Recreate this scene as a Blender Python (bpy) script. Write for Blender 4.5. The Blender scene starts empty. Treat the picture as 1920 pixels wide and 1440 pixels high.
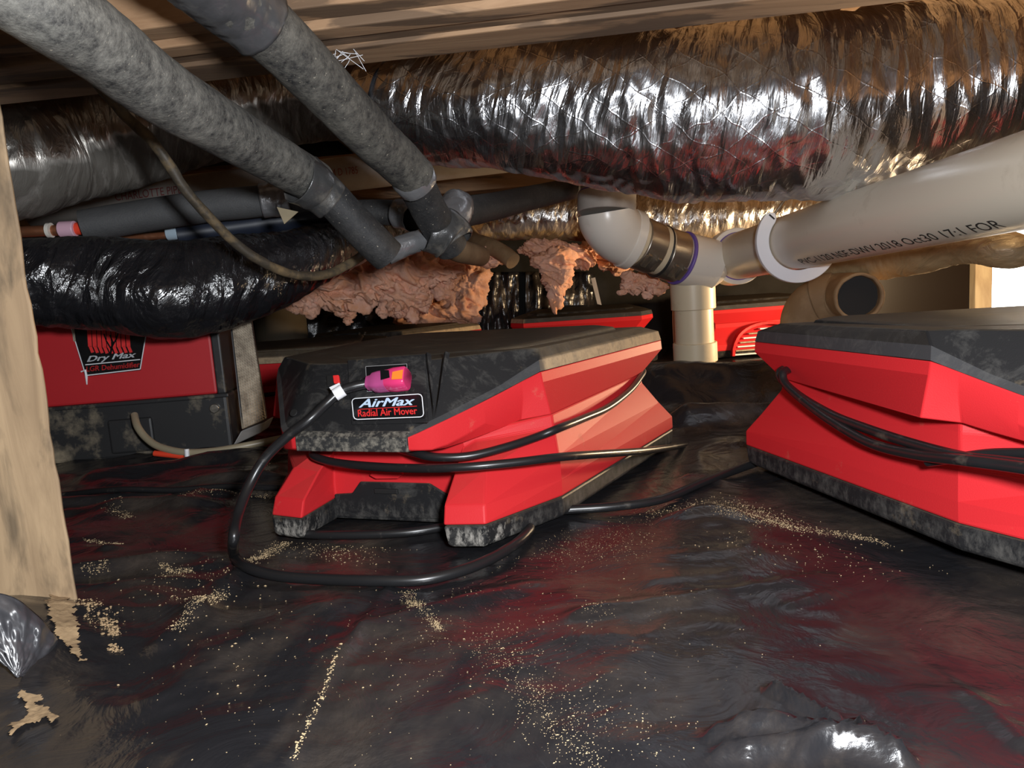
import bpy, bmesh, math, random
from mathutils import Vector, Matrix, noise
random.seed(7)
S = bpy.context.scene
COL = S.collection
PI = math.pi

# ------------------------------------------------------------------ camera, world, lights, exposure
F_PX, PITCH, ROLL, CAM_H = 1440.0, math.radians(8), math.radians(4), 0.27
FWD = Vector((0, math.cos(PITCH), -math.sin(PITCH)))
_R0 = Vector((1, 0, 0)); _U0 = _R0.cross(FWD)
RIGHT = math.cos(ROLL) * _R0 - math.sin(ROLL) * _U0
UP = math.sin(ROLL) * _R0 + math.cos(ROLL) * _U0
EYE = Vector((0, 0, CAM_H))
cam_data = bpy.data.cameras.new('camera')
cam_data.sensor_width = 36; cam_data.lens = 36 * F_PX / 1920; cam_data.clip_start = 0.01
cam = bpy.data.objects.new('camera', cam_data); COL.objects.link(cam)
m = Matrix((RIGHT, UP, -FWD)).transposed().to_4x4(); m.translation = EYE
cam.matrix_world = m
S.camera = cam

S.view_settings.view_transform = 'Standard'; S.view_settings.look = 'None'
S.view_settings.gamma = 1; S.view_settings.use_curve_mapping = False
S.view_settings.exposure = 0.22

w = bpy.data.worlds.new('daylight'); S.world = w; w.use_nodes = True
w.node_tree.nodes['Background'].inputs[0].default_value = (1.0, 0.97, 0.92, 1)
w.node_tree.nodes['Background'].inputs[1].default_value = 6.0

def lamp(name, loc, power, color, radius, kind='POINT', target=None, angle=2.2):
    d = bpy.data.lights.new(name, kind); d.energy = power; d.color = color
    d.shadow_soft_size = radius
    if kind == 'SPOT': d.spot_size = angle; d.spot_blend = 0.6
    o = bpy.data.objects.new(name, d); COL.objects.link(o); o.location = loc
    if target is not None:
        o.rotation_euler = (Vector(target) - Vector(loc)).to_track_quat('-Z', 'Y').to_euler()
    return o
# the photographer's flash, beside the lens, and a warm work lamp standing off to the right
lamp('flash', (0.09, 0.0, 0.325), 36.0, (0.93, 0.96, 1.0), 0.03)
lamp('work_lamp', (1.5, 1.98, 0.16), 74.0, (1.0, 0.70, 0.40), 0.07)

# ------------------------------------------------------------------ helpers
def ray(px, py): return FWD + RIGHT * ((px - 960) / F_PX) - UP * ((py - 720) / F_PX)
def at(px, py, d): return EYE + ray(px, py) * d
def flo(px, py, z=0.0):
    d = ray(px, py); return EYE + d * ((z - EYE.z) / d.z)
def V(*a): return Vector(a)

class MB:
    def __init__(s): s.v = []; s.f = []; s.uv = {}; s.mi = []
    def add(s, verts, faces, uvs=None, mi=0):
        b = len(s.v); s.v += [Vector(p) for p in verts]
        for k, f in enumerate(faces):
            s.f.append([i + b for i in f]); s.mi.append(mi)
            if uvs: s.uv[len(s.f) - 1] = uvs[k]
        return s
    def box(s, c, size, M=None, mi=0):
        c = Vector(c); x, y, z = [q / 2 for q in size]
        P = [Vector((i, j, k)) for i in (-x, x) for j in (-y, y) for k in (-z, z)]
        if M is not None: P = [M @ p for p in P]
        return s.add([c + p for p in P], [(0, 1, 3, 2), (4, 6, 7, 5), (0, 4, 5, 1), (2, 3, 7, 6), (0, 2, 6, 4), (1, 5, 7, 3)], mi=mi)
    def tube(s, pts, rad, n=12, caps=True, disp=None, uvm=False, closed=False, mi=0, flat=None):
        pts = [Vector(p) for p in pts]; N = len(pts)
        rads = rad if isinstance(rad, (list, tuple)) else [rad] * N
        T = []
        for i in range(N):
            a = pts[max(i - 1, 0)]; b = pts[min(i + 1, N - 1)]
            T.append((b - a).normalized())
        ref = Vector((0, 0, 1)) if abs(T[0].z) < 0.9 else Vector((0, 1, 0))
        nrm = (ref - T[0] * ref.dot(T[0])).normalized()
        verts = []; L = 0; Ls = []
        for i in range(N):
            if i: L += (pts[i] - pts[i - 1]).length
            Ls.append(L)
            nrm = (nrm - T[i] * nrm.dot(T[i])).normalized(); bn = T[i].cross(nrm)
            for k in range(n):
                a = 2 * PI * k / n; r = rads[i]
                if disp: r += disp(L, a, rads[i])
                o = nrm * (math.cos(a) * (flat or 1)) + bn * math.sin(a)
                verts.append(pts[i] + o * r)
        faces = []; uvs = []
        for i in range(N - 1):
            for k in range(n):
                k2 = (k + 1) % n
                faces.append((i * n + k, i * n + k2, (i + 1) * n + k2, (i + 1) * n + k))
                v0 = k / n * 2 * PI * 0.1; v1 = (k + 1) / n * 2 * PI * 0.1
                uvs.append(((Ls[i], v0), (Ls[i], v1), (Ls[i + 1], v1), (Ls[i + 1], v0)))
        if caps:
            faces.append(tuple(range(n - 1, -1, -1))); uvs.append(tuple((0, 0) for _ in range(n)))
            faces.append(tuple((N - 1) * n + k for k in range(n))); uvs.append(tuple((0, 0) for _ in range(n)))
        return s.add(verts, faces, uvs, mi)
    def prism(s, poly, vec, mi=0):
        n = len(poly); poly = [Vector(p) for p in poly]; vec = Vector(vec)
        return s.add(poly + [p + vec for p in poly], [tuple(range(n)), tuple(range(2 * n - 1, n - 1, -1))] +
                     [(i, i + n, (i + 1) % n + n, (i + 1) % n) for i in range(n)], mi=mi)
    def loft(s, rings, cap0=True, cap1=True, closed=True, mi=0):
        n = len(rings[0]); v = [p for r in rings for p in r]; f = []
        for i in range(len(rings) - 1):
            for k in range(n if closed else n - 1):
                k2 = (k + 1) % n; f.append((i * n + k, i * n + k2, (i + 1) * n + k2, (i + 1) * n + k))
        if cap0: f.append(tuple(range(n - 1, -1, -1)))
        if cap1: f.append(tuple((len(rings) - 1) * n + k for k in range(n)))
        return s.add(v, f, mi=mi)
    def disc(s, c, nrm, r, h=0.002, n=20, mi=0):
        c = Vector(c); nrm = Vector(nrm).normalized()
        return s.tube([c - nrm * h / 2, c + nrm * h / 2], r, n, mi=mi)
    def blob(s, c, rx, ry, rz, amp, freq, seed, sub=4, mi=0, rag=False):
        bm = bmesh.new(); bmesh.ops.create_icosphere(bm, subdivisions=sub, radius=1)
        vs = []; c = Vector(c); off = Vector((seed * 3.7, seed * 1.3, seed * 7.1))
        for v in bm.verts:
            p = Vector((v.co.x * rx, v.co.y * ry, v.co.z * rz))
            q = p * freq + off
            if rag:
                wv = noise.noise_vector(q * 0.6) * 0.8; q = Vector(((q.x + wv.x) * 0.8, (q.y + wv.y) * 0.8, (q.z + wv.z) * 1.5 + q.x * 0.5))
                d = noise.noise(q * 0.45) * 1.1 + 0.75 * (0.5 - 2 * abs(noise.noise(q))) + 0.32 * (0.5 - 2 * abs(noise.noise(q * 2.3))) + 0.15 * noise.noise(q * 5.5)
            else: d = noise.fractal(q, 0.7, 2.1, 5) + 0.5 * noise.noise(q * 0.5)
            vs.append(c + p * (1 + 0.0) + v.co * (d * amp))
        bm.verts.index_update()
        fs = [[v.index for v in f.verts] for f in bm.faces]; bm.free()
        return s.add(vs, fs, mi=mi)

def spline(pts, per=8):
    pts = [Vector(p) for p in pts]; out = []
    P = [pts[0] * 2 - pts[1]] + pts + [pts[-1] * 2 - pts[-2]]
    for i in range(1, len(P) - 2):
        a, b, c, d = P[i - 1:i + 3]
        for k in range(per):
            t = k / per
            out.append(0.5 * ((2 * b) + (c - a) * t + (2 * a - 5 * b + 4 * c - d) * t * t + (3 * b - a - 3 * c + d) * t ** 3))
    out.append(pts[-1]); return out

def spline_r(pts, per=8):   # (Vector, r) pairs
    q = spline([p.to_4d() if False else Vector((p[0], p[1], p[2], r)) for p, r in pts], per)
    return [Vector(x[:3]) for x in q], [x[3] for x in q]

def obj(name, mb, mats, parent=None, smooth=True, bevel=0, angle=40, seg=2):
    me = bpy.data.meshes.new(name)
    vs = mb.v
    if parent is not None:
        inv = parent.matrix_basis.inverted()
        if parent.parent is not None: inv = inv @ parent.parent.matrix_basis.inverted()
        if mb.__dict__.get('local'): inv = Matrix()
        vs = [inv @ p for p in vs]
    me.from_pydata(vs, [], mb.f)
    if mb.uv:
        ul = me.uv_layers.new(name='UVMap')
        for p in me.polygons:
            u = mb.uv.get(p.index)
            if u:
                for li, c in zip(p.loop_indices, u): ul.data[li].uv = c
    if not isinstance(mats, (list, tuple)): mats = [mats]
    for mt in mats: me.materials.append(mt)
    if len(mats) > 1:
        me.polygons.foreach_set('material_index', mb.mi)
    bm = bmesh.new(); bm.from_mesh(me); bmesh.ops.recalc_face_normals(bm, faces=bm.faces); bm.to_mesh(me); bm.free()
    me.shade_smooth() if smooth else me.shade_flat()
    if smooth and angle < 180:
        try: me.set_sharp_from_angle(angle=math.radians(angle))
        except Exception: pass
    o = bpy.data.objects.new(name, me); COL.objects.link(o)
    if parent is not None: o.parent = parent
    if bevel:
        b = o.modifiers.new('bevel', 'BEVEL'); b.width = bevel; b.segments = seg; b.limit_method = 'ANGLE'; b.angle_limit = math.radians(25)
        b.harden_normals = False
    return o

def tag(o, label=None, cat=None, group=None, kind=None):
    if label: o['label'] = label
    if cat: o['category'] = cat
    if group: o['group'] = group
    if kind: o['kind'] = kind
    return o

def thing(name, loc, label, cat, group=None, rot=(0, 0, 0)):
    o = bpy.data.objects.new(name, None); COL.objects.link(o); o.empty_display_size = 0.05
    o.matrix_basis = Matrix.Translation(Vector(loc)) @ Matrix.Rotation(rot[2], 4, 'Z') @ Matrix.Rotation(rot[1], 4, 'Y') @ Matrix.Rotation(rot[0], 4, 'X')
    return tag(o, label, cat, group)

def dup(root, label=None):
    r = root.copy(); COL.objects.link(r)
    if label: r['label'] = label
    for ch in list(root.children):
        c = ch.copy(); COL.objects.link(c); c.parent = r
        for g in list(ch.children):
            d = g.copy(); COL.objects.link(d); d.parent = c
    return r

def text_verts(txt, size=1.0, shear=0.0, bold=0.0, space=1.0, cuts=0):
    cu = bpy.data.curves.new('t', 'FONT'); cu.body = txt; cu.size = size; cu.shear = shear
    cu.space_character = space; cu.extrude = 0; cu.resolution_u = 3; cu.align_x = 'LEFT'
    to = bpy.data.objects.new('t', cu); COL.objects.link(to)
    dg = bpy.context.evaluated_depsgraph_get()
    me = bpy.data.meshes.new_from_object(to.evaluated_get(dg))
    bpy.data.objects.remove(to)
    bm = bmesh.new(); bm.from_mesh(me); bmesh.ops.triangulate(bm, faces=bm.faces)
    for k in range(cuts):
        bmesh.ops.bisect_plane(bm, geom=bm.verts[:] + bm.edges[:] + bm.faces[:], plane_co=(0, -0.15 + 1.1 * (k + 1) / (cuts + 1), 0), plane_no=(0, 1, 0))
    bm.verts.index_update()
    vs = [v.co.copy() for v in bm.verts]; fs = [[v.index for v in f.verts] for f in bm.faces]
    bm.free(); bpy.data.meshes.remove(me)
    if bold:      # heavier strokes: the same letters again, a hair to either side
        n0 = len(vs); v0, f0 = list(vs), list(fs)
        for dx, dy in ((bold, 0), (bold / 2, bold / 3), (bold / 2, -bold / 3)):
            b0 = len(vs); vs += [Vector((v.x + dx, v.y + dy, 0)) for v in v0]; fs += [[i + b0 for i in f] for f in f0]
    if vs:
        x0 = min(v.x for v in vs); x1 = max(v.x for v in vs); y0 = min(v.y for v in vs); y1 = max(v.y for v in vs)
        vs = [Vector(((v.x - x0) / (x1 - x0), (v.y - y0) / (y1 - y0), 0)) for v in vs]
    return vs, fs

# ------------------------------------------------------------------ materials
def mat(name):
    mt = bpy.data.materials.new(name); mt.use_nodes = True
    nt = mt.node_tree; b = nt.nodes['Principled BSDF']
    return mt, nt, b
def N(nt, t, **k):
    n = nt.nodes.new(t)
    for a, v in k.items():
        if a.startswith('i_'): n.inputs[a[2:]].default_value = v
        else: setattr(n, a, v)
    return n
def link(nt, a, b): nt.links.new(a, b)
def ramp(nt, fac, stops):
    r = nt.nodes.new('ShaderNodeValToRGB'); e = r.color_ramp.elements
    while len(e) < len(stops): e.new(0.5)
    for el, (p, c) in zip(e, stops):
        el.position = p; el.color = (c, c, c, 1) if isinstance(c, (int, float)) else (*c, 1)
    link(nt, fac, r.inputs[0]); return r.outputs[0]
def coords(nt, scale=(1, 1, 1), kind='Object', rot=(0, 0, 0)):
    tc = N(nt, 'ShaderNodeTexCoord'); mp = N(nt, 'ShaderNodeMapping')
    mp.inputs['Scale'].default_value = scale; mp.inputs['Rotation'].default_value = rot
    link(nt, tc.outputs[kind], mp.inputs[0]); return mp.outputs[0]
def noise_n(nt, vec, scale, detail=6, rough=0.6, dist=0.0):
    n = N(nt, 'ShaderNodeTexNoise'); n.inputs['Scale'].default_value = scale; n.inputs['Detail'].default_value = detail
    n.inputs['Roughness'].default_value = rough; n.inputs['Distortion'].default_value = dist
    link(nt, vec, n.inputs['Vector']); return n.outputs['Fac']
def mixc(nt, fac, a, b):
    n = N(nt, 'ShaderNodeMix', data_type='RGBA')
    for sock, v in ((n.inputs[0], fac), (n.inputs[6], a), (n.inputs[7], b)):
        if hasattr(v, 'node'): link(nt, v, sock)
        elif isinstance(v, (int, float)): sock.default_value = v
        else: sock.default_value = (*v, 1)
    return n.outputs[2]
def math_n(nt, op, a, b=0.0, c=0.0, clamp=False):
    n = N(nt, 'ShaderNodeMath', operation=op); n.use_clamp = clamp
    for sock, v in zip(n.inputs, (a, b, c)):
        if hasattr(v, 'node'): link(nt, v, sock)
        else: sock.default_value = v
    return n.outputs[0]
def bump(nt, b, h, strength=0.3, dist=0.01):
    n = N(nt, 'ShaderNodeBump'); n.inputs['Strength'].default_value = strength; n.inputs['Distance'].default_value = dist
    link(nt, h, n.inputs['Height']); link(nt, n.outputs[0], b.inputs['Normal']); return n
def normal_z(nt):
    g = N(nt, 'ShaderNodeNewGeometry'); s = N(nt, 'ShaderNodeSeparateXYZ'); link(nt, g.outputs['Normal'], s.inputs[0]); return s.outputs[2]

def simple(name, col, rough=0.5, metal=0.0, dirt=None, dscale=14, dlo=0.55, dhi=0.75, bmp=0.0, bscale=200, spec=0.5):
    mt, nt, b = mat(name)
    b.inputs['Roughness'].default_value = rough; b.inputs['Metallic'].default_value = metal
    b.inputs['Specular IOR Level'].default_value = spec
    v = coords(nt)
    if dirt:
        f = ramp(nt, noise_n(nt, v, dscale, 8, 0.68), [(dlo, 0.0), (dhi, 1.0)])
        link(nt, mixc(nt, f, col, dirt), b.inputs['Base Color'])
        link(nt, ramp(nt, f, [(0, rough), (1, min(1, rough + 0.4))]), b.inputs['Roughness'])
    else:
        b.inputs['Base Color'].default_value = (*col, 1)
    if bmp: bump(nt, b, noise_n(nt, v, bscale, 3, 0.6), bmp, 0.002)
    return mt

def foil(name, col, rough, metal, dust, dust_lo, dust_hi, streak=1.0, under=(0.2, 0.8), under_amt=0.7, grid=True, fine=1.0, bstr=0.7, spec=0.5):
    """crinkled wrap: streaky folds across the duct, scrim threads and dirt on the underside"""
    mt, nt, b = mat(name)
    tc = N(nt, 'ShaderNodeTexCoord'); uv = tc.outputs['UV']
    s = N(nt, 'ShaderNodeSeparateXYZ'); link(nt, uv, s.inputs[0])
    cv = N(nt, 'ShaderNodeCombineXYZ')
    wb = noise_n(nt, coords(nt, (5, 5, 5), 'UV'), 1.0, 2)
    link(nt, math_n(nt, 'ADD', math_n(nt, 'ADD', s.outputs[0], math_n(nt, 'MULTIPLY', s.outputs[1], 0.16)), math_n(nt, 'MULTIPLY', wb, 0.06)), cv.inputs[0])
    link(nt, math_n(nt, 'MULTIPLY', s.outputs[1], 0.26), cv.inputs[1]); v = cv.outputs[0]
    wob = noise_n(nt, coords(nt, (6, 6, 6), 'UV'), 1.0, 3)
    n1 = noise_n(nt, v, 55, 5, 0.62, 0.6)
    n2 = noise_n(nt, v, 16, 4, 0.55, 0.8)
    vor = N(nt, 'ShaderNodeTexVoronoi', feature='F1', distance='MANHATTAN'); vor.inputs['Scale'].default_value = 34
    link(nt, v, vor.inputs['Vector'])
    h = math_n(nt, 'ADD', math_n(nt, 'MULTIPLY', n1, 0.6 * streak), math_n(nt, 'MULTIPLY', n2, 1.1 * streak))
    h = math_n(nt, 'ADD', h, math_n(nt, 'MULTIPLY', vor.outputs['Distance'], 0.55 * fine))
    if grid:
        for sgn in (1, -1):
            t = math_n(nt, 'ADD', math_n(nt, 'MULTIPLY', s.outputs[0], 13), math_n(nt, 'MULTIPLY', s.outputs[1], 24 * sgn))
            t = math_n(nt, 'ADD', t, math_n(nt, 'MULTIPLY', wob, 1.6))
            t = math_n(nt, 'PINGPONG', t, 0.5)
            ln = ramp(nt, t, [(0.0, 1.0), (0.035, 0.0)])
            h = math_n(nt, 'ADD', h, math_n(nt, 'MULTIPLY', ln, 0.035))
    b.inputs['Specular IOR Level'].default_value = spec
    bump(nt, b, h, bstr, 0.010)
    o = coords(nt)
    d = noise_n(nt, o, 9, 9, 0.7)
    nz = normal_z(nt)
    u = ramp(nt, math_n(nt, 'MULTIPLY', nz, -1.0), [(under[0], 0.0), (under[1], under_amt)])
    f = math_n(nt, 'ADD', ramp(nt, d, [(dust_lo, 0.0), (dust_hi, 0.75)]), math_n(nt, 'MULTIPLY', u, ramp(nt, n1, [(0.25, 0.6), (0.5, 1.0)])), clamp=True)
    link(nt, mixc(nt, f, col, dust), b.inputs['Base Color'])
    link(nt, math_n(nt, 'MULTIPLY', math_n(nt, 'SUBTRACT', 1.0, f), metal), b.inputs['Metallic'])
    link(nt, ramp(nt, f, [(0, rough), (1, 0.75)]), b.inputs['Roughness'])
    return mt

def wood(name, a, bcol, stain, scale, slo=0.5, shi=0.62, sfreq=1.6):
    mt, nt, b = mat(name)
    v = coords(nt, scale)
    g = noise_n(nt, v, 1.0, 8, 0.6, 0.8)
    o = coords(nt)
    st = ramp(nt, noise_n(nt, coords(nt, tuple(q ** 0.55 for q in scale)), sfreq, 6, 0.55, 0.5), [(slo, 0.0), (shi, 0.8)])
    c = mixc(nt, ramp(nt, g, [(0.3, 0.0), (0.7, 1.0)]), a, bcol)
    c = mixc(nt, st, c, stain)
    link(nt, c, b.inputs['Base Color'])
    b.inputs['Roughness'].default_value = 0.75
    bump(nt, b, g, 0.25, 0.003)
    return mt

RED, BLK = (0.55, 0.022, 0.027), (0.016, 0.016, 0.017)
TAN = (0.42, 0.32, 0.2)
def mover_mat(name, col, rough, dust_side, lo, hi, up_amt):
    mt, nt, b = mat(name)
    v = coords(nt)
    n = noise_n(nt, v, 22, 10, 0.72)
    f = ramp(nt, n, [(lo, 0.0), (hi, 0.7)])
    nz = normal_z(nt)
    upf = math_n(nt, 'MULTIPLY', ramp(nt, nz, [(0.72, 0.0), (0.98, 1.0)]), up_amt)
    upf = math_n(nt, 'MULTIPLY', upf, ramp(nt, n, [(0.3, 0.35), (0.6, 1.0)]))
    f = math_n(nt, 'ADD', f, upf, clamp=True)
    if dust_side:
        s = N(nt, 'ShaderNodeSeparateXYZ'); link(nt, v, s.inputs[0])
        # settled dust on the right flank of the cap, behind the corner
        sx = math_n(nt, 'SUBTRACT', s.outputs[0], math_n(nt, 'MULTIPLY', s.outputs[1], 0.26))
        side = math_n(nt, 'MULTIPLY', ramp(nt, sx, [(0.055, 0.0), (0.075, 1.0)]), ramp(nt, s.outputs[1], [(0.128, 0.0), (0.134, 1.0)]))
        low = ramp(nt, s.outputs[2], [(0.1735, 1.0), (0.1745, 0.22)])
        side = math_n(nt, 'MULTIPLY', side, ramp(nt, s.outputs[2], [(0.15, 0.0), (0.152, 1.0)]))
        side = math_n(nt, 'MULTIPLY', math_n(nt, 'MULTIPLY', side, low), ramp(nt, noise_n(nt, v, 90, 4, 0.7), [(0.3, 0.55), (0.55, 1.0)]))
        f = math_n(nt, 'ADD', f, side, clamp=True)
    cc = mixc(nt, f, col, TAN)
    if dust_side:    # pale scuffs on the feet
        sc = math_n(nt, 'MULTIPLY', ramp(nt, noise_n(nt, coords(nt, (1, 1, 0.5)), 110, 5, 0.75), [(0.47, 0.0), (0.66, 0.8)]),
                    math_n(nt, 'MULTIPLY', ramp(nt, s.outputs[2], [(0.016, 1.0), (0.024, 0.0)]), ramp(nt, s.outputs[1], [(0.02, 1.0), (0.04, 0.12)])))
        cc = mixc(nt, sc, cc, (0.5, 0.47, 0.42))
        rub = ramp(nt, noise_n(nt, coords(nt, (1, 1.6, 1.2)), 30, 9, 0.75, 0.6), [(0.5, 0.0), (0.72, 0.42)])
        cc = mixc(nt, rub, cc, (0.13, 0.125, 0.115))
    link(nt, cc, b.inputs['Base Color'])
    link(nt, ramp(nt, f, [(0, rough), (1, 0.85)]), b.inputs['Roughness'])
    b.inputs['Specular IOR Level'].default_value = 0.16
    bump(nt, b, noise_n(nt, v, 900, 2, 0.5), 0.12, 0.001)
    return mt
M_red = mover_mat('red_plastic', RED, 0.5, False, 0.62, 1.0, 0.1)
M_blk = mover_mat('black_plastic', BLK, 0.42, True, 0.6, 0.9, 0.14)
M_lip = simple('scuffed_black_plastic', (0.022, 0.022, 0.022), 0.6, dirt=(0.26, 0.235, 0.19), dscale=150, dlo=0.46, dhi=0.74)
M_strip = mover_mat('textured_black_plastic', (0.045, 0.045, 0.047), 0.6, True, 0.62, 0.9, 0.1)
M_dark = simple('dark_recess', (0.006, 0.006, 0.006), 0.7)
M_cord = simple('black_rubber', (0.012, 0.012, 0.013), 0.32, dirt=(0.12, 0.1, 0.075), dscale=30, dlo=0.6, dhi=0.85)
M_cord_dusty = simple('dusty_rubber', (0.06, 0.05, 0.04), 0.6, dirt=(0.2, 0.15, 0.09), dscale=30, dlo=0.45, dhi=0.75)
M_white = simple('white_print', (0.8, 0.82, 0.85), 0.5)
M_blue = simple('pale_blue_print', (0.55, 0.72, 0.9), 0.5)
M_redp = simple('red_print', (0.75, 0.03, 0.03), 0.5)
M_lbl = simple('label_black', (0.006, 0.006, 0.007), 0.25)
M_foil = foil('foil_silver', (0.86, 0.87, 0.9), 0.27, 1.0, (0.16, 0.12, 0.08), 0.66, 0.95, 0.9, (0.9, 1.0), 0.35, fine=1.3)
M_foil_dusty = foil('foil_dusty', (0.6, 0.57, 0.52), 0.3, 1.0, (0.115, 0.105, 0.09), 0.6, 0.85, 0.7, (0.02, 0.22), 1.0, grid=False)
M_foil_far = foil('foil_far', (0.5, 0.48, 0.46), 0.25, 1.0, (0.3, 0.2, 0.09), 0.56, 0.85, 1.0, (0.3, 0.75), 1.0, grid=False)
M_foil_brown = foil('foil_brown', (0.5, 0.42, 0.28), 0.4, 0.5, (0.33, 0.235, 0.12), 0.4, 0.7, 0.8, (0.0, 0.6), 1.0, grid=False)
M_blackwrap = foil('black_wrap', (0.012, 0.012, 0.014), 0.2, 0.0, (0.035, 0.03, 0.026), 0.62, 0.9, 1.1, (0.8, 1.0), 0.5, grid=False, fine=1.1, bstr=0.9, spec=1.0)
M_wood = wood('girder_wood', (0.27, 0.155, 0.08), (0.4, 0.25, 0.14), (0.09, 0.055, 0.032), (3, 60, 60), 0.5, 0.55)
M_wood_y = wood('joist_wood', (0.2, 0.12, 0.06), (0.28, 0.17, 0.09), (0.1, 0.06, 0.035), (40, 3, 40))
M_post = wood('post_wood', (0.22, 0.145, 0.08), (0.42, 0.295, 0.17), (0.085, 0.06, 0.035), (42, 42, 4.5), 0.5, 0.64, 4.2)
M_ply = wood('subfloor_wood', (0.25, 0.16, 0.09), (0.34, 0.23, 0.13), (0.14, 0.09, 0.05), (30, 4, 4))
def foam_mat(name, col, dust, lo, hi, sparkle=True):
    mt, nt, b = mat(name); v = coords(nt)
    n = math_n(nt, 'ADD', math_n(nt, 'MULTIPLY', noise_n(nt, v, 16, 9, 0.78), 0.5), math_n(nt, 'MULTIPLY', noise_n(nt, v, 110, 8, 0.8), 0.5))
    f = ramp(nt, n, [(lo, 0.0), (hi, 1.0)])
    c = mixc(nt, f, col, dust)
    sp = ramp(nt, noise_n(nt, v, 320, 2, 0.5), [(0.7, 0.0), (0.76, 0.7)])
    c = mixc(nt, sp, c, (0.42, 0.38, 0.3)) if sparkle else c
    link(nt, c, b.inputs['Base Color']); b.inputs['Roughness'].default_value = 0.68
    bump(nt, b, noise_n(nt, v, 420, 3, 0.6), 0.35, 0.002)
    return mt
M_foam = foam_mat('dusty_foam', (0.018, 0.018, 0.019), (0.25, 0.24, 0.21), 0.39, 0.66)
M_foam_b = foam_mat('dark_dusty_foam', (0.014, 0.014, 0.015), (0.19, 0.178, 0.15), 0.40, 0.68)
M_foam_clean = foam_mat('clean_foam', (0.018, 0.018, 0.019), (0.085, 0.08, 0.075), 0.45, 0.85)
M_foam_grey = foam_mat('grey_foam', (0.055, 0.056, 0.058), (0.085, 0.085, 0.085), 0.4, 0.8, False)
M_tape = simple('duct_tape', (0.3, 0.3, 0.31), 0.3, 0.6, bmp=0.6, bscale=90)
M_tape_blk = simple('black_tape', (0.05, 0.05, 0.05), 0.3, 0.0, dirt=(0.2, 0.18, 0.15), dscale=20, dlo=0.5, dhi=0.8, bmp=0.5, bscale=90)
M_tape_top = simple('glossy_black_tape', (0.05, 0.05, 0.052), 0.28, 0.0, dirt=(0.16, 0.15, 0.13), dscale=16, dlo=0.5, dhi=0.8, bmp=0.5, bscale=50, spec=1.0)
M_pvc = simple('white_pvc', (0.68, 0.61, 0.49), 0.3, dirt=(0.4, 0.33, 0.24), dscale=9, dlo=0.6, dhi=0.9)
M_pvc_shade = simple('shaded_white_pvc', (0.36, 0.33, 0.3), 0.35, dirt=(0.25, 0.2, 0.16), dscale=9, dlo=0.5, dhi=0.9)  # darker copy of the white PVC, shade put into the colour
M_pvc_fit = simple('pvc_fitting', (0.78, 0.74, 0.66), 0.28, dirt=(0.5, 0.42, 0.34), dscale=14, dlo=0.62, dhi=0.9)
M_pvc_warm = simple('warm_lit_pvc', (0.66, 0.57, 0.4), 0.4, dirt=(0.42, 0.32, 0.18), dscale=12, dlo=0.55, dhi=0.85)  # white PVC with the work lamp's warm tint in its colour
M_purple = simple('purple_primer', (0.16, 0.1, 0.4), 0.4)
M_steel = simple('steel_band', (0.42, 0.39, 0.34), 0.32, 0.9, dirt=(0.3, 0.22, 0.14), dscale=20, dlo=0.5, dhi=0.8)
M_rubber = simple('black_rubber_ring', (0.02, 0.02, 0.02), 0.5)
M_hanger = simple('white_plastic', (0.82, 0.83, 0.86), 0.35)
M_ink = simple('ink', (0.03, 0.028, 0.025), 0.6)
M_redink = simple('red_ink', (0.25, 0.05, 0.05), 0.6)
M_copper = simple('copper', (0.5, 0.2, 0.1), 0.35, 0.8, dirt=(0.25, 0.13, 0.08), dscale=30, dlo=0.45, dhi=0.7)
M_pink = simple('pink_coupling', (0.72, 0.45, 0.55), 0.4)
M_orange = simple('red_tape', (0.85, 0.07, 0.03), 0.4)
M_pale = simple('pale_blue_plastic', (0.4, 0.5, 0.58), 0.4)
M_navy = simple('navy_tube', (0.015, 0.02, 0.035), 0.4)
M_cable = simple('muddy_cable', (0.05, 0.04, 0.028), 0.6, dirt=(0.22, 0.15, 0.07), dscale=30, dlo=0.45, dhi=0.72, bmp=0.3, bscale=120)
M_pinkcap = simple('magenta_shell', (0.66, 0.04, 0.16), 0.2, spec=0.6)
M_purplecap = simple('purple_sleeve', (0.42, 0.07, 0.22), 0.25)
M_orangel = simple('orange_label', (0.95, 0.25, 0.03), 0.4)
M_brownpipe = simple('rusty_pipe', (0.24, 0.15, 0.075), 0.7, dirt=(0.36, 0.25, 0.14), dscale=16, dlo=0.45, dhi=0.75, bmp=0.4, bscale=60)
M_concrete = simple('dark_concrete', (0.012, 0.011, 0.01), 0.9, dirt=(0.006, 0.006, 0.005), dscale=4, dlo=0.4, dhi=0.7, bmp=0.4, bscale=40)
M_pier = simple('brown_pier', (0.07, 0.055, 0.035), 0.8, dirt=(0.1, 0.08, 0.05), dscale=6)
M_dirt = simple('tan_dirt', (0.34, 0.235, 0.13), 0.95, dirt=(0.22, 0.15, 0.08), dscale=40, dlo=0.4, dhi=0.7, bmp=0.8, bscale=90)
M_grain = simple('sand', (0.5, 0.37, 0.21), 0.9)
M_filter = simple('filter_mesh', (0.46, 0.39, 0.3), 0.85, dirt=(0.2, 0.16, 0.12), dscale=50, dlo=0.4, dhi=0.7)
M_dh_red = simple('dehumidifier_red', (0.52, 0.02, 0.026), 0.5, dirt=(0.36, 0.2, 0.14), dscale=9, dlo=0.66, dhi=0.82)
M_dh_blk = simple('dehumidifier_black', (0.026, 0.026, 0.027), 0.45, dirt=(0.3, 0.245, 0.165), dscale=8, dlo=0.5, dhi=0.66)
M_hose = simple('clear_hose', (0.32, 0.27, 0.18), 0.35)

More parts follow.
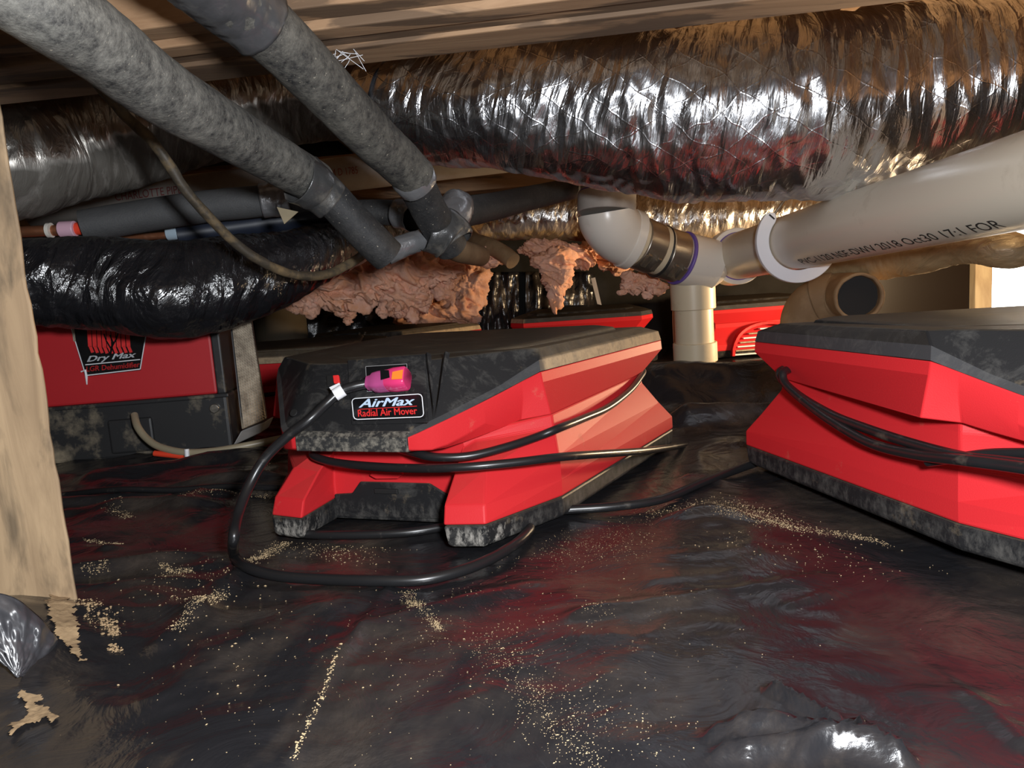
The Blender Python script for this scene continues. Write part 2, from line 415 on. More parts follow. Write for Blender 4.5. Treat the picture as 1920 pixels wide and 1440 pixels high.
def fluff_mat():
    mt, nt, b = mat('pink_fiberglass'); v = coords(nt)
    n = noise_n(nt, v, 24, 8, 0.7)
    link(nt, mixc(nt, ramp(nt, n, [(0.35, 0.0), (0.65, 1.0)]), (0.8, 0.40, 0.23), (0.86, 0.54, 0.42)), b.inputs['Base Color'])
    b.inputs['Roughness'].default_value = 1.0; b.inputs['Specular IOR Level'].default_value = 0.1
    bump(nt, b, noise_n(nt, v, 160, 6, 0.7), 0.7, 0.006)
    return mt
M_fluff = fluff_mat()

def sheet_mat():
    mt, nt, b = mat('black_sheeting'); v = coords(nt)
    big = noise_n(nt, v, 4.0, 8, 0.62, 1.2)
    sm = noise_n(nt, v, 40, 8, 0.7)
    film = math_n(nt, 'MULTIPLY', ramp(nt, big, [(0.46, 0.0), (0.76, 1.0)]), ramp(nt, sm, [(0.3, 0.3), (0.7, 1.0)]))
    link(nt, mixc(nt, film, (0.014, 0.014, 0.016), (0.09, 0.069, 0.052)), b.inputs['Base Color'])
    link(nt, math_n(nt, 'ADD', ramp(nt, film, [(0, 0.16), (1, 0.38)]), math_n(nt, 'MULTIPLY', sm, 0.08)), b.inputs['Roughness'])
    b.inputs['Specular IOR Level'].default_value = 0.6
    h = math_n(nt, 'ADD', math_n(nt, 'MULTIPLY', noise_n(nt, v, 14, 5, 0.55, 1.0), 1.0), math_n(nt, 'MULTIPLY', sm, 0.12))
    bump(nt, b, h, 0.35, 0.012)
    return mt
M_sheet = sheet_mat()

# ------------------------------------------------------------------ mover poses (needed by the floor)
def pose(loc, yaw, ty=0.0, tx=0.0):
    return Matrix.Translation(Vector(loc)) @ Matrix.Rotation(yaw, 4, 'Z') @ Matrix.Rotation(ty, 4, 'Y') @ Matrix.Rotation(tx, 4, 'X')
R_ = math.radians
POSE1 = ((-0.155, 0.7835, 0.002), R_(-19.6), 0.0, 0.0)
POSE2 = ((0.541, 0.512, 0.0145), R_(-1.2), R_(0.7), R_(-1.4))
I1, I2 = pose(*POSE1).inverted(), pose(*POSE2).inverted()

def sstep(a, b, x):
    t = min(1, max(0, (x - a) / (b - a))); return t * t * (3 - 2 * t)
def under_mover(x, y):
    k = 1.0
    for I in (I1, I2):
        p = I @ Vector((x, y, 0))
        dx = max(abs(p.x) - 0.26, 0); dy = max(-0.03 - p.y, p.y - 0.55, 0)
        k = min(k, sstep(0.0, 0.07, math.hypot(dx, dy)))
    return k
def fpts(*px): return [flo(*p).to_2d() for p in px]
FOLDS = [  # (polyline, height, half width)
    (fpts((1100, 978), (1340, 958), (1500, 988), (1700, 1022), (1940, 1080)), 0.006, 0.010),
    (fpts((545, 1440), (620, 1270), (700, 1150), (790, 1005)), 0.0022, 0.004),
    (fpts((1455, 1308), (1510, 1338), (1565, 1366)), 0.0085, 0.0050),
    (fpts((1565, 1372), (1620, 1405), (1700, 1450)), 0.005, 0.0045),
    (fpts((1350, 1440), (1400, 1392), (1470, 1372)), 0.005, 0.004),
    (fpts((1345, 1402), (1480, 1384), (1620, 1402)), 0.010, 0.0060),
    (fpts((1400, 1432), (1540, 1412), (1680, 1440)), 0.010, 0.0065),
    (fpts((1500, 1440), (1560, 1415), (1640, 1420)), 0.006, 0.0045),
    (fpts((1260, 1460), (1400, 1400), (1560, 1440), (1640, 1500)), 0.002, 0.03),
    (fpts((1640, 1150), (1760, 1260), (1920, 1400)), 0.003, 0.006),
    (fpts((130, 962), (300, 952), (400, 946), (530, 935)), 0.009, 0.016),
    (fpts((140, 1082), (300, 1062), (400, 1035), (470, 1018)), 0.010, 0.014),
    (fpts((180, 905), (330, 885), (520, 850)), 0.014, 0.02),
    (fpts((300, 1215), (380, 1140), (470, 1050), (540, 1000)), 0.006, 0.012),
    (fpts((260, 1120), (330, 1130), (400, 1170)), 0.006, 0.016),
    (fpts((250, 1350), (420, 1230), (600, 1150)), 0.004, 0.02),
    (fpts((640, 1220), (700, 1170), (860, 1130), (1000, 1090)), 0.004, 0.012),
    (fpts((1100, 1160), (1300, 1120), (1460, 1090), (1640, 1065)), 0.004, 0.012),
    (fpts((1480, 1130), (1640, 1080)), 0.003, 0.005),
    (fpts((380, 960), (300, 1010), (200, 1040)), 0.008, 0.012),
    (fpts((660, 925), (740, 985), (860, 1030)), 0.003, 0.006),
    (fpts((1070, 905), (1160, 925), (1260, 932)), 0.004, 0.006),
    (fpts((1290, 890), (1360, 905), (1440, 900)), 0.006, 0.01),
    ([Vector((0.10, 1.62)), Vector((0.42, 1.50)), Vector((0.75, 1.42))], 0.075, 0.085),
    ([Vector((0.30, 1.30)), Vector((0.5, 1.26)), Vector((0.72, 1.22))], 0.03, 0.035),
    ([Vector((-1.2, 1.25)), Vector((-0.75, 1.2)), Vector((-0.42, 1.22))], 0.006, 0.02),
    ([Vector((-0.75, 0.98)), Vector((-0.55, 1.05)), Vector((-0.3, 1.12))], 0.009, 0.012),
]
def seg_d(p, a, b):
    ab = b - a; t = max(0, min(1, (p - a).dot(ab) / ab.length_squared)); return (p - a - ab * t).length
def floor_z(x, y):
    p = Vector((x, y)); z = 0.0
    k = under_mover(x, y)
    q = Vector((x, y, 0))
    z += 0.006 * noise.noise(q * 3.1) + 0.0035 * noise.noise(q * 8 + Vector((5, 3, 1)))
    # flattish crumple: creases run a little towards the camera-right
    r = Vector((x * 9 + y * 4, y * 16 - x * 3, 2.3))
    z += (0.0026 + 0.004 * sstep(-.1, -.35, x) * sstep(.6, .8, y)) * (1 - abs(noise.noise(r)) * 2.2)
    r2 = Vector((x * 26 + y * 9, y * 34 - x * 12, 7.7))
    z += 0.0011 * (1 - abs(noise.noise(r2)) * 2)
    wob = 0.012 * noise.noise(q * 14)
    for pl, h, w_ in FOLDS:
        lo = (min(a.x for a in pl) - 4 * w_, min(a.y for a in pl) - 4 * w_); hi = (max(a.x for a in pl) + 4 * w_, max(a.y for a in pl) + 4 * w_)
        if not (lo[0] < x < hi[0] and lo[1] < y < hi[1]): continue
        d = min(seg_d(p, pl[i], pl[i + 1]) for i in range(len(pl) - 1)) + wob * (w_ / 0.02 if w_ < 0.02 else 1)
        z += h * math.exp(-(d / w_) ** 2)
    # sheet climbs towards the post and over the low ground at the left
    z += 0.045 * math.exp(-(((x + 0.46) / 0.09) ** 2 + ((y - 0.56) / 0.1) ** 2))
    return k * (z - 0.001) - (1 - k) * 0.004 - 0.055 * sstep(1.7, 2.4, y)

# ------------------------------------------------------------------ setting
def plane_grid(xs, ys, fz):
    mb = MB(); n = len(xs)
    v = [(x, y, fz(x, y)) for y in ys for x in xs]
    f = [(j * n + i, j * n + i + 1, (j + 1) * n + i + 1, (j + 1) * n + i) for j in range(len(ys) - 1) for i in range(n - 1)]
    return mb.add(v, f)
XL, XR, YB, YF, ZC = -2.4, 3.2, 3.2, -1.6, 1.02
g = MB(); g.box(((XL + XR) / 2, (YB + YF) / 2, -0.13), (XR - XL + 0.4, YB - YF + 0.4, 0.1))
tag(obj('floor', g, M_dirt, smooth=False), kind='structure')
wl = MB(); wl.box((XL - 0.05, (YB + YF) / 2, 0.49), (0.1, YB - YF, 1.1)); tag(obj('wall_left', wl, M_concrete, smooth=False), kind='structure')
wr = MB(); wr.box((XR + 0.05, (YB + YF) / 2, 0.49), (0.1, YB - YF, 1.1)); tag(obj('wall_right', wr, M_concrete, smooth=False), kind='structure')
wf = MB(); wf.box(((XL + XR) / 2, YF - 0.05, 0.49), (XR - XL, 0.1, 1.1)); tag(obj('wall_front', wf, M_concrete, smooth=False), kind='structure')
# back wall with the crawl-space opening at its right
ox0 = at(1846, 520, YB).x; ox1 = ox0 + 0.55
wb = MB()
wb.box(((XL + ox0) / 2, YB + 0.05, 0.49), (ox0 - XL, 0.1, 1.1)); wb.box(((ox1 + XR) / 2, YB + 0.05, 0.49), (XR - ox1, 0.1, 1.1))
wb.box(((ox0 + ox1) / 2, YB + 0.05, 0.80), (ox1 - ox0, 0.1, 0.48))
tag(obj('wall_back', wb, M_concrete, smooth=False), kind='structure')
tr = MB(); tr.box((ox0 - 0.035, YB - 0.02, 0.26), (0.07, 0.045, 0.62)); tag(obj('trim_1', tr, wood('daylit_trim_wood', (0.55, 0.45, 0.3), (0.65, 0.55, 0.38), (0.4, 0.3, 0.2), (38, 38, 4)), smooth=False, bevel=0.004), kind='structure')  # paler wood: daylight from the opening is put into its colour

ce = MB(); ce.box(((XL + XR) / 2, (YB + YF) / 2, ZC + 0.02), (XR - XL, YB - YF, 0.04))
ceiling = tag(obj('ceiling', ce, M_ply, smooth=False), kind='structure')
# built-up girder: four boards side by side, each with its own edge height
gA, gB = Vector((-1.3, 1.135)), Vector((1.6, 0.70))
gd = (gB - gA).normalized(); gn = Vector((-gd.y, gd.x))
ZG = 0.531
for k, (off, dz, th) in enumerate(((0.0, 0.0, 0.068), (-0.070, 0.003, 0.036), (-0.108, -0.002, 0.036), (-0.147, 0.005, 0.038))):
    mb = MB(); n = 40; rings = []
    for i in range(n + 1):
        c = gA + (gB - gA) * (i / n); wv = 0.0015 * noise.noise(Vector((i * .4, k * 9.1, 0)))
        a = c + gn * off; b_ = c + gn * (off - th)
        z0 = ZG + dz + wv
        rings.append([(b_.x, b_.y, z0), (a.x, a.y, z0 + 0.001), (a.x, a.y, 0.80), (b_.x, b_.y, 0.80)])
    mb.loft(rings); obj('girder_board', mb, M_wood, ceiling, smooth=False, bevel=0.002)
for k, x in enumerate((-1.9, -1.45, -1.0, -0.55, -0.1, 0.35, 0.8, 1.25, 1.7, 2.2)):
    mb = MB(); mb.box((x, (YB + YF) / 2, 0.91), (0.04, YB - YF - 0.02, 0.22)); obj('floor_joist', mb, M_wood_y, ceiling, smooth=False)
for (pa, pb, zz) in (((330, 408), (1060, 342), 0.556),):
    a = at(*pa, 2.5); b_ = at(*pb, 2.5); a, b_ = a + (a - b_) * 0.6, b_ + (b_ - a) * 0.5
    mb = MB(); d = Vector((0, 0.11, 0)); u = Vector((0, 0, 0.15))
    mb.loft([[a, a + d, a + d + u, a + u], [b_, b_ + d, b_ + d + u, b_ + u]])
    obj('far_girder', mb, M_wood, ceiling, smooth=False)

# black plastic sheeting on the ground
xs = []; x = -1.7
while x < 2.6:
    xs.append(x); x += 0.0042 if -0.3 < x < 0.5 else (0.0075 if -0.75 < x < 0.95 else 0.03)
ys = [-0.6 + 0.043 * k for k in range(20)]; y = 0.26
while y < 3.19:
    ys.append(y); y += 0.0034 if y < 0.72 else 0.0065 if y < 1.35 else (0.012 if y < 1.9 else 0.04)
sh = plane_grid(xs, ys, floor_z)
sheet = tag(obj('plastic_sheet', sh, M_sheet, angle=180), 'wrinkled black plastic vapour sheet spread over the ground under the red machines', 'plastic sheet')
# side wings so the ground stays covered off to the sides
# shiny loose flap of sheeting in front of the post: a half cone of plastic bunched to a point
rim = spline([at(-150, 1095, .535), at(-50, 1108, .555), at(15, 1120, .57), at(58, 1150, .585), at(92, 1185, .60), at(112, 1216, .615), at(124, 1262, .625)], 8)
apex = at(40, 1316, .545); apex.z = floor_z(apex.x, apex.y) + .004
fl = MB(); nu, nv = len(rim) - 1, 40; vv = []
for j in range(nv + 1):
    t = j / nv
    for i in range(nu + 1):
        u = i / nu; p = rim[i].lerp(apex, t)
        out = (EYE + V(.06, 0, .02) - p).normalized()
        cr = 1 - 2 * abs(noise.noise(Vector((u * 5.5, t * 0.9, 3.1)))); c2_ = noise.noise(Vector((u * 13, t * 2.2, 8.2)))
        p = p + out * ((1 - t) ** .8 * (.016 * math.sin(PI * u) + .012 * cr * math.sin(PI * min(1, t * 1.6 + .15)) + .004 * c2_) + .002 * noise.noise(Vector((u * 30, t * 9, 1))))
        vv.append(p)
fl.add(vv, [(j * (nu + 1) + i, j * (nu + 1) + i + 1, (j + 1) * (nu + 1) + i + 1, (j + 1) * (nu + 1) + i) for j in range(nv) for i in range(nu)])
M_flap = simple('glossy_black_plastic', (0.05, 0.05, 0.055), 0.33, bmp=0.25, bscale=60, spec=1.0)
fo = tag(obj('plastic_flap', fl, M_flap, angle=180), 'shiny loose flap of black plastic bunched in front of the wooden post', 'plastic flap')
so = fo.modifiers.new('thick', 'SOLIDIFY'); so.thickness = 0.0008

# wooden support post
pb_ = flo(150, 1150); axis = Vector((0.0, 0.0, 1.0))
po = MB(); rings = []
for i in range(61):
    z = -0.03 + i / 60 * 0.83; e = 0.0022 * noise.noise(Vector((z * 22, 1, 3))) + 0.0012 * noise.noise(Vector((z * 70, 5, 3)))
    x1 = pb_.x + e; y0 = pb_.y
    rings.append([(x1, y0, z), (x1 - 0.06, y0 + 0.085, z), (x1 - 0.165, y0 + 0.055, z), (x1 - 0.14, y0 - 0.035, z)])
po.loft(rings)
tag(obj('support_post', po, M_post, smooth=False, bevel=0.003), 'water-stained wooden support post standing at the left edge', 'post')

# dirt showing at the foot of the post and through the torn sheet
def dirt_patch(pxs, seed, name, label, h=0.012):
    rnd = random.Random(seed); mb = MB()
    for (px, py, s, n) in pxs:
        for _ in range(n * 3):
            p = flo(px + rnd.gauss(0, s * 1.35), py + rnd.gauss(0, s * 0.8))
            r = 0.0003 + 0.0010 * rnd.random() ** 3
            mb.blob(p + V(0, 0, max(floor_z(p.x, max(p.y, .27)), -0.002) + 0.001), r * 1.3, r * 1.3, r * 0.8, r * 0.7, 350, rnd.random() * 50, sub=1)
    o = obj(name, mb, M_dirt, smooth=True, angle=180)
    return tag(o, label, 'dirt', kind='stuff')
def dirt_bed(poly, seed, label):      # a low uneven bed of soil with a ragged outline
    P = [flo(*q).to_2d() for q in poly]; st = .0016
    x0, x1 = min(p.x for p in P), max(p.x for p in P); y0, y1 = min(p.y for p in P), max(p.y for p in P)
    def inside(x, y):
        c = False
        for i in range(len(P)):
            a_, b_ = P[i - 1], P[i]
            if (a_.y > y) != (b_.y > y) and x < (b_.x - a_.x) * (y - a_.y) / (b_.y - a_.y) + a_.x: c = not c
        return c
    mb = MB(); idx = {}; nx, ny = int((x1 - x0) / st) + 4, int((y1 - y0) / st) + 4
    def vert(i, j):
        if (i, j) not in idx:
            x, y = x0 + (i - 2) * st, y0 + (j - 2) * st; q = Vector((x * 120, y * 120, seed))
            mb.v.append(V(x, y, floor_z(x, max(y, .262)) + .0018 + .0025 * max(0, noise.noise(q * .3) + .2) + .0009 * noise.noise(q * 1.9) + .001 * noise.noise(q * 5))); idx[(i, j)] = len(mb.v) - 1
        return idx[(i, j)]
    for j in range(ny):
        for i in range(nx):
            x, y = x0 + (i - 1.5) * st, y0 + (j - 1.5) * st; q = Vector((x * 160, y * 160, seed + 5))
            if inside(x + .005 * noise.noise(q), y + .005 * noise.noise(q + Vector((9, 2, 1)))):
                mb.f.append([vert(i, j), vert(i + 1, j), vert(i + 1, j + 1), vert(i, j + 1)]); mb.mi.append(0)
    return tag(obj('loose_dirt', mb, M_dirt, angle=180), label, 'dirt', kind='stuff')
dirt_bed([(92, 1180), (118, 1140), (142, 1165), (152, 1215), (156, 1262), (138, 1245), (116, 1228)], 3, 'tan loose dirt heaped at the foot of the wooden post')
dirt_bed([(38, 1320), (70, 1318), (84, 1335), (112, 1346), (106, 1360), (84, 1358), (62, 1366), (44, 1372), (30, 1396), (14, 1386), (20, 1370), (46, 1360), (56, 1342)], 4, 'tan clods of dirt in the bottom left corner below the shiny flap')
dirt_patch([(185, 1165, 14, 30), (205, 1185, 10, 40), (215, 1200, 6, 25), (215, 1225, 5, 20), (165, 1160, 7, 12)], 5, 'loose_dirt', 'crumbs of tan dirt on the sheeting just right of the post')

# sand and sawdust strewn over the sheeting
def grains(name, label, items, seed, smin, smax):
    rnd = random.Random(seed); mb = MB()
    for it in items:
        pl, spread, n, k = it
        for _ in range(n):
            i = rnd.randrange(len(pl) - 1) if len(pl) > 1 else 0
            if len(pl) > 1:
                t = rnd.random(); px = pl[i][0] + (pl[i + 1][0] - pl[i][0]) * t; py = pl[i][1] + (pl[i + 1][1] - pl[i][1]) * t
            else: px, py = pl[0]
            px += rnd.gauss(0, spread); py += rnd.gauss(0, spread * k)
            if py < 850: continue
            p = flo(px, py)
            if p.y < 0.262: continue
            if any(0 < q.y < .52 and abs(q.x) < .185 + (q.y - .1) * .205 for q in (I1 @ p, I2 @ p)): continue
            z = floor_z(p.x, p.y); s_ = rnd.uniform(smin, smax) * (0.6 + 0.8 * rnd.random() ** 3)
            c = p + V(0, 0, z + s_ * 0.3); a = rnd.random() * 6.28; l = s_ * rnd.uniform(0.8, 1.9)
            ca, sa = math.cos(a), math.sin(a)
            mb.add([c + V(ca * l, sa * l, 0), c + V(-sa * s_, ca * s_, 0), c + V(-ca * l, -sa * l, 0), c + V(sa * s_, -ca * s_, 0), c + V(0, 0, s_ * 0.8), c - V(0, 0, s_ * 0.5)],
                   [(0, 1, 4), (1, 2, 4), (2, 3, 4), (3, 0, 4), (1, 0, 5), (2, 1, 5), (3, 2, 5), (0, 3, 5)])
    return tag(obj(name, mb, M_grain, smooth=False), label, 'sand', kind='stuff')
grains('scattered_sand', 'pale sand grains strewn over the middle of the black sheeting', [
    ([(900, 1200), (980, 1270), (1010, 1330), (1060, 1400), (1120, 1450)], 22, 620, 0.8), ([(1040, 1330), (1100, 1380)], 60, 240, 0.6),
    ([(760, 1110), (780, 1140), (815, 1170)], 7, 420, 0.7), ([(815, 1170), (825, 1178)], 5, 160, 0.7),
    ([(750, 1130), (1000, 1240)], 70, 220, 0.6), ([(1250, 1440), (1100, 1300)], 60, 150, 0.7),
    ([(960, 1200)], 170, 320, 0.5), ([(1060, 1030), (1180, 1010)], 45, 420, 0.4), ([(1120, 1160)], 16, 60, 0.5),
    ([(960, 1040), (1100, 1000), (1200, 980)], 30, 260, 0.5), ([(1250, 1170)], 170, 120, 0.5), ([(560, 1300)], 190, 150, 0.5)], 11, 0.0002, 0.00046)
grains('spilled_sand', 'long streak of pale sand along the sheeting fold before the right mover', [
    ([(1340, 962), (1420, 975), (1500, 985), (1610, 1000)], 5, 700, 0.7), ([(1400, 955), (1440, 965), (1510, 985)], 16, 420, 0.5),
    ([(1600, 998), (1700, 1018), (1800, 1038), (1910, 1060)], 4, 620, 0.7), ([(1760, 1045), (1920, 1085)], 14, 330, 0.5),
    ([(1200, 955), (1400, 945)], 18, 260, 0.4), ([(1340, 1010), (1640, 1060)], 40, 130, 0.4)], 12, 0.00028, 0.0007)
grains('spilled_sand', 'patches of pale sand on the sheeting between the post and the front mover', [
    ([(470, 1055), (505, 1030), (545, 1000)], 7, 420, 0.6), ([(520, 985), (535, 1000)], 7, 200, 0.6), ([(325, 1195), (380, 1145), (425, 1118)], 6, 380, 0.6),
    ([(305, 1072), (330, 1080), (360, 1076)], 6, 200, 0.4), ([(205, 965), (245, 970)], 7, 160, 0.4), ([(150, 955), (235, 955)], 4, 120, 0.3),
    ([(160, 1018), (225, 1018)], 4, 150, 0.3), ([(270, 940), (400, 930), (520, 925)], 5, 260, 0.4), ([(160, 1085), (205, 1077)], 5, 120, 0.4),
    ([(550, 1440), (600, 1330), (640, 1220)], 3, 200, 0.5), ([(620, 1000), (760, 1012)], 20, 380, 0.4), ([(300, 1100), (420, 1080)], 55, 200, 0.5),
    ([(480, 900), (500, 870)], 8, 130, 0.5), ([(540, 1010), (700, 1040)], 22, 260, 0.5), ([(400, 1230)], 110, 110, 0.5)], 13, 0.00028, 0.0008)

# ------------------------------------------------------------------ ducts
def duct(name, pts, mt, label, n=84, per=22, amp=0.05, fold=(70, 1.6), lump=0.08, seed=0, parent=None, cat='duct', sag=1.0, streaks=1.0):
    P, Rr = spline_r([(at(a, b, d), r) for a, b, d, r in pts], per)
    # even resampling
    L = [0]
    for i in range(1, len(P)): L.append(L[-1] + (P[i] - P[i - 1]).length)
    M_ = max(60, int(L[-1] / 0.0042)); q, rq = [], []; j = 0
    for k in range(M_ + 1):
        s = L[-1] * k / M_
        while j < len(L) - 2 and L[j + 1] < s: j += 1
        t = (s - L[j]) / max(1e-9, L[j + 1] - L[j]); q.append(P[j].lerp(P[j + 1], t)); rq.append(Rr[j] + (Rr[j + 1] - Rr[j]) * t)
    def dsp(s, a, r):
        ca, sa = math.cos(a), math.sin(a)
        v = Vector(((s + r * .45 * sa) * fold[0], ca * fold[1] + seed, sa * fold[1]))
        d1 = 1 - abs(noise.noise(v)) * 2.2
        v2 = Vector(((s + r * .45 * sa) * fold[0] * 0.4, ca * fold[1] * 0.8 + seed * 2, sa * fold[1] * 0.8 + 9))
        d2 = noise.noise(v2)
        v3 = Vector((s * 6, ca * 1.1 + seed, sa * 1.1 + 3))
        v4 = Vector((s * 34, ca * 4.0 + seed * 5, sa * 4.0))
        return r * (amp * 0.5 * streaks * d1 + amp * 0.9 * d2 + lump * noise.noise(v3) + amp * 0.35 * (1 - 2 * abs(noise.noise(v4))))
    mb = MB(); mb.tube(q, rq, n, caps=True, disp=dsp)
    o = obj(name, mb, mt, parent, smooth=True, angle=180)
    return tag(o, label, cat) if label else o
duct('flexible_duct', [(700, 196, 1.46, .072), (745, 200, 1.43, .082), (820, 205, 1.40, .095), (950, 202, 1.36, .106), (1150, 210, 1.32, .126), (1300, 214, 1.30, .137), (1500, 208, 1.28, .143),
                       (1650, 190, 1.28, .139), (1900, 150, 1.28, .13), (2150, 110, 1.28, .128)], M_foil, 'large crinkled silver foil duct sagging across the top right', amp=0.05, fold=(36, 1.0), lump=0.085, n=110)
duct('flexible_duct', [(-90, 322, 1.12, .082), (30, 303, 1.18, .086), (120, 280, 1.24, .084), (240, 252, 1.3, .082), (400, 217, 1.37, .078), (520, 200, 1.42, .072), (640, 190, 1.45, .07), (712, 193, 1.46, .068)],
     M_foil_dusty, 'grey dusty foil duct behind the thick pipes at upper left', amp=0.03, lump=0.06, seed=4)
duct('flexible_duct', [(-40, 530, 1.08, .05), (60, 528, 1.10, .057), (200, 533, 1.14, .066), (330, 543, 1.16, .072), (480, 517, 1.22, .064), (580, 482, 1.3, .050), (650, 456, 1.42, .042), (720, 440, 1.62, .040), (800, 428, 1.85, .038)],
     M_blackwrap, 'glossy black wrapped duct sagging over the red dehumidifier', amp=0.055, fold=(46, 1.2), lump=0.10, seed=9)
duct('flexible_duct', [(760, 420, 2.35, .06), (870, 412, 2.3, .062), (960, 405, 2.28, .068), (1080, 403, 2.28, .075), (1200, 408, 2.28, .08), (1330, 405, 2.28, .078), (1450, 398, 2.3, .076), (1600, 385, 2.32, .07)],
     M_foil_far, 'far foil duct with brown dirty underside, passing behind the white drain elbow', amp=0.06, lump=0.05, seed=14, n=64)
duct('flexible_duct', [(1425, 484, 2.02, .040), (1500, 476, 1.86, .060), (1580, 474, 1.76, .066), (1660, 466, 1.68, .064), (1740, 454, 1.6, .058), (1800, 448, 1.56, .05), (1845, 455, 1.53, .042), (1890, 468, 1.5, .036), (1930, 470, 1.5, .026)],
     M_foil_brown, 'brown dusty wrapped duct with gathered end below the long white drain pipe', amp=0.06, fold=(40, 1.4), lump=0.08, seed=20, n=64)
# the tape collar joining the two foil ducts
mb = MB(); P, Rr = spline_r([(at(700, 196, 1.46), .079), (at(722, 198, 1.445), .086), (at(748, 202, 1.43), .091)], 8)
mb.tube(P, Rr, 60, caps=False, disp=lambda s, a, r: r * (0.05 * noise.noise(Vector((s * 60, math.cos(a) * 4, math.sin(a) * 4)))))
tag(obj('foil_tape_collar', mb, M_foil, angle=180), 'crumpled foil tape collar where the grey and silver ducts meet', 'tape')

# ------------------------------------------------------------------ insulated pipes and cables
def foam_tube(name, pts, mt, parent, per=14, n=40, amp=0.03, seed=1, label=None):
    P, Rr = spline_r([(at(a, b, d), r) for a, b, d, r in pts], per)
    mb = MB(); mb.tube(P, Rr, n, caps=True, disp=lambda s, a, r: r * amp * (noise.noise(Vector((s * 30 + seed, math.cos(a) * 1.5, math.sin(a) * 1.5))) + 0.4 * noise.noise(Vector((s * 110 + seed, math.cos(a) * 4, math.sin(a) * 4)))))
    o = obj(name, mb, mt, parent, smooth=True, angle=60)
    if label: o['label'] = label
    return o
def wrap(name, pts, mt, parent, per=10, n=36, amp=0.05, seed=2, flat=None, label=None, cap=False):
    P, Rr = spline_r([(at(a, b, d), r) for a, b, d, r in pts], per)
    mb = MB(); mb.tube(P, Rr, n, caps=cap, flat=flat, disp=lambda s, a, r: r * amp * (noise.noise(Vector((s * 90 + seed, math.cos(a) * 2, math.sin(a) * 2))) + 0.6 * (1 - 2 * abs(noise.noise(Vector((s * 50 + 2 * math.cos(a), seed, math.sin(a) * 3)))))))
    o = obj(name, mb, mt, parent, smooth=True, angle=180)
    sm = o.modifiers.new('thick', 'SOLIDIFY'); sm.thickness = 0.0008; sm.offset = 1
    if label: o['label'] = label
    return o
A = thing('insulated_pipe', at(300, 170, 0.7), 'thick dusty grey insulated pipe, left of the two slanting from the top', 'pipe', 'slanting insulated pipes')
foam_tube('foam_sleeve', [(-60, -75, .49, .029), (80, 10, .535, .0295), (180, 78, .59, .0295), (300, 170, .68, .0293), (400, 230, .77, .0287), (490, 284, .87, .0283), (560, 325, .955, .028), (592, 343, .99, .0275)], M_foam, A)
foam_tube('foam_sleeve', [(570, 318, .962, .0225), (610, 358, .985, .0232), (650, 402, 1.0, .0235), (700, 453, 1.02, .0238), (728, 480, 1.035, .0235)], M_foam_clean, A, seed=5, label='clean black lower sleeve')
wrap('tape_wrap', [(560, 336, .95, .0292), (585, 349, .965, .0285), (600, 360, .975, .0265), (622, 378, .985, .0252)], M_tape_blk, A, seed=3)
mb = MB(); p0, p1, p2 = at(519, 388, .98), at(559, 397, .98), at(533, 420, .97)
mb.prism([p0, p1, p2], FWD * 0.001); obj('tape_end', mb, M_foil_brown, A, smooth=False)
mb = MB(); mb.prism([at(590, 306, .95), at(601, 310, .95), at(599, 340, .96), at(592, 334, .96)], FWD * 0.002); obj('tape_end', mb, M_foil_brown, A, smooth=False)
B = thing('insulated_pipe', at(600, 150, .8), 'thick insulated pipe with glossy tape at its top, right of the slanting two', 'pipe', 'slanting insulated pipes')
foam_tube('foam_sleeve', [(250, -160, .56, .0295), (400, -30, .64, .029), (490, 45, .695, .0285), (560, 112, .75, .0285), (640, 196, .83, .0285), (700, 258, .90, .0285), (745, 300, .955, .0282), (778, 332, .99, .0275)], M_foam_b, B, seed=8)
foam_tube('foam_sleeve', [(765, 318, .985, .024), (785, 355, 1.02, .0245), (808, 400, 1.06, .0245), (832, 440, 1.1, .0245), (846, 462, 1.12, .0245)], M_foam_clean, B, seed=12, label='clean black lower sleeve')
wrap('tape_wrap', [(300, -115, .585, .0325), (380, -48, .63, .0322), (440, 2, .668, .0318), (488, 46, .695, .0308)], M_tape_top, B, amp=0.07, seed=6, label='crumpled glossy dark tape')
wrap('tape_wrap', [(768, 323, .985, .027), (776, 336, .992, .0272), (783, 346, 1.0, .026)], M_tape, B, seed=7)
wrap('tape_wrap', [(800, 428, 1.085, .030), (832, 436, 1.095, .033), (850, 446, 1.10, .030), (858, 456, 1.10, .024)], M_tape_blk, B, amp=0.10, seed=17)
# horizontal supply pipe with copper end
C_ = thing('insulated_pipe', at(350, 400, 1.25), 'level grey foam insulated pipe with bare copper and pink coupling at its left end', 'pipe')
foam_tube('foam_sleeve', [(155, 425, 1.2, .0255), (250, 408, 1.22, .0255), (380, 388, 1.24, .0255), (480, 378, 1.25, .025), (600, 366, 1.27, .024)], M_foam_grey, C_, amp=0.015)
def ptube(pts, r, n=20, per=8): return MB().tube(spline([at(*p) for p in pts], per), r, n)
obj('copper_pipe', ptube([(-20, 437, 1.2), (60, 434, 1.2), (150, 430, 1.21)], .0085), M_copper, C_, angle=50)
obj('solder_ring', ptube([(90, 432, 1.2), (97, 431.7, 1.2)], .0115), M_pvc_fit, C_, angle=50)
obj('coupling', ptube([(113, 430.5, 1.2), (142, 429, 1.2)], .0125), M_pink, C_, angle=50, bevel=.0015)
obj('red_band', ptube([(140, 429.2, 1.203), (158, 428, 1.203)], .0098), M_orange, C_, angle=50)
wrap('tape_wrap', [(490, 377, 1.245, .0262), (525, 373, 1.25, .0268), (548, 371, 1.25, .0262)], M_tape, C_, seed=21, label='silver duct tape')
D_ = thing('insulated_pipe', at(450, 430, 1.3), 'thin dark pipe with pale blue collar running under the grey foam pipe', 'pipe')
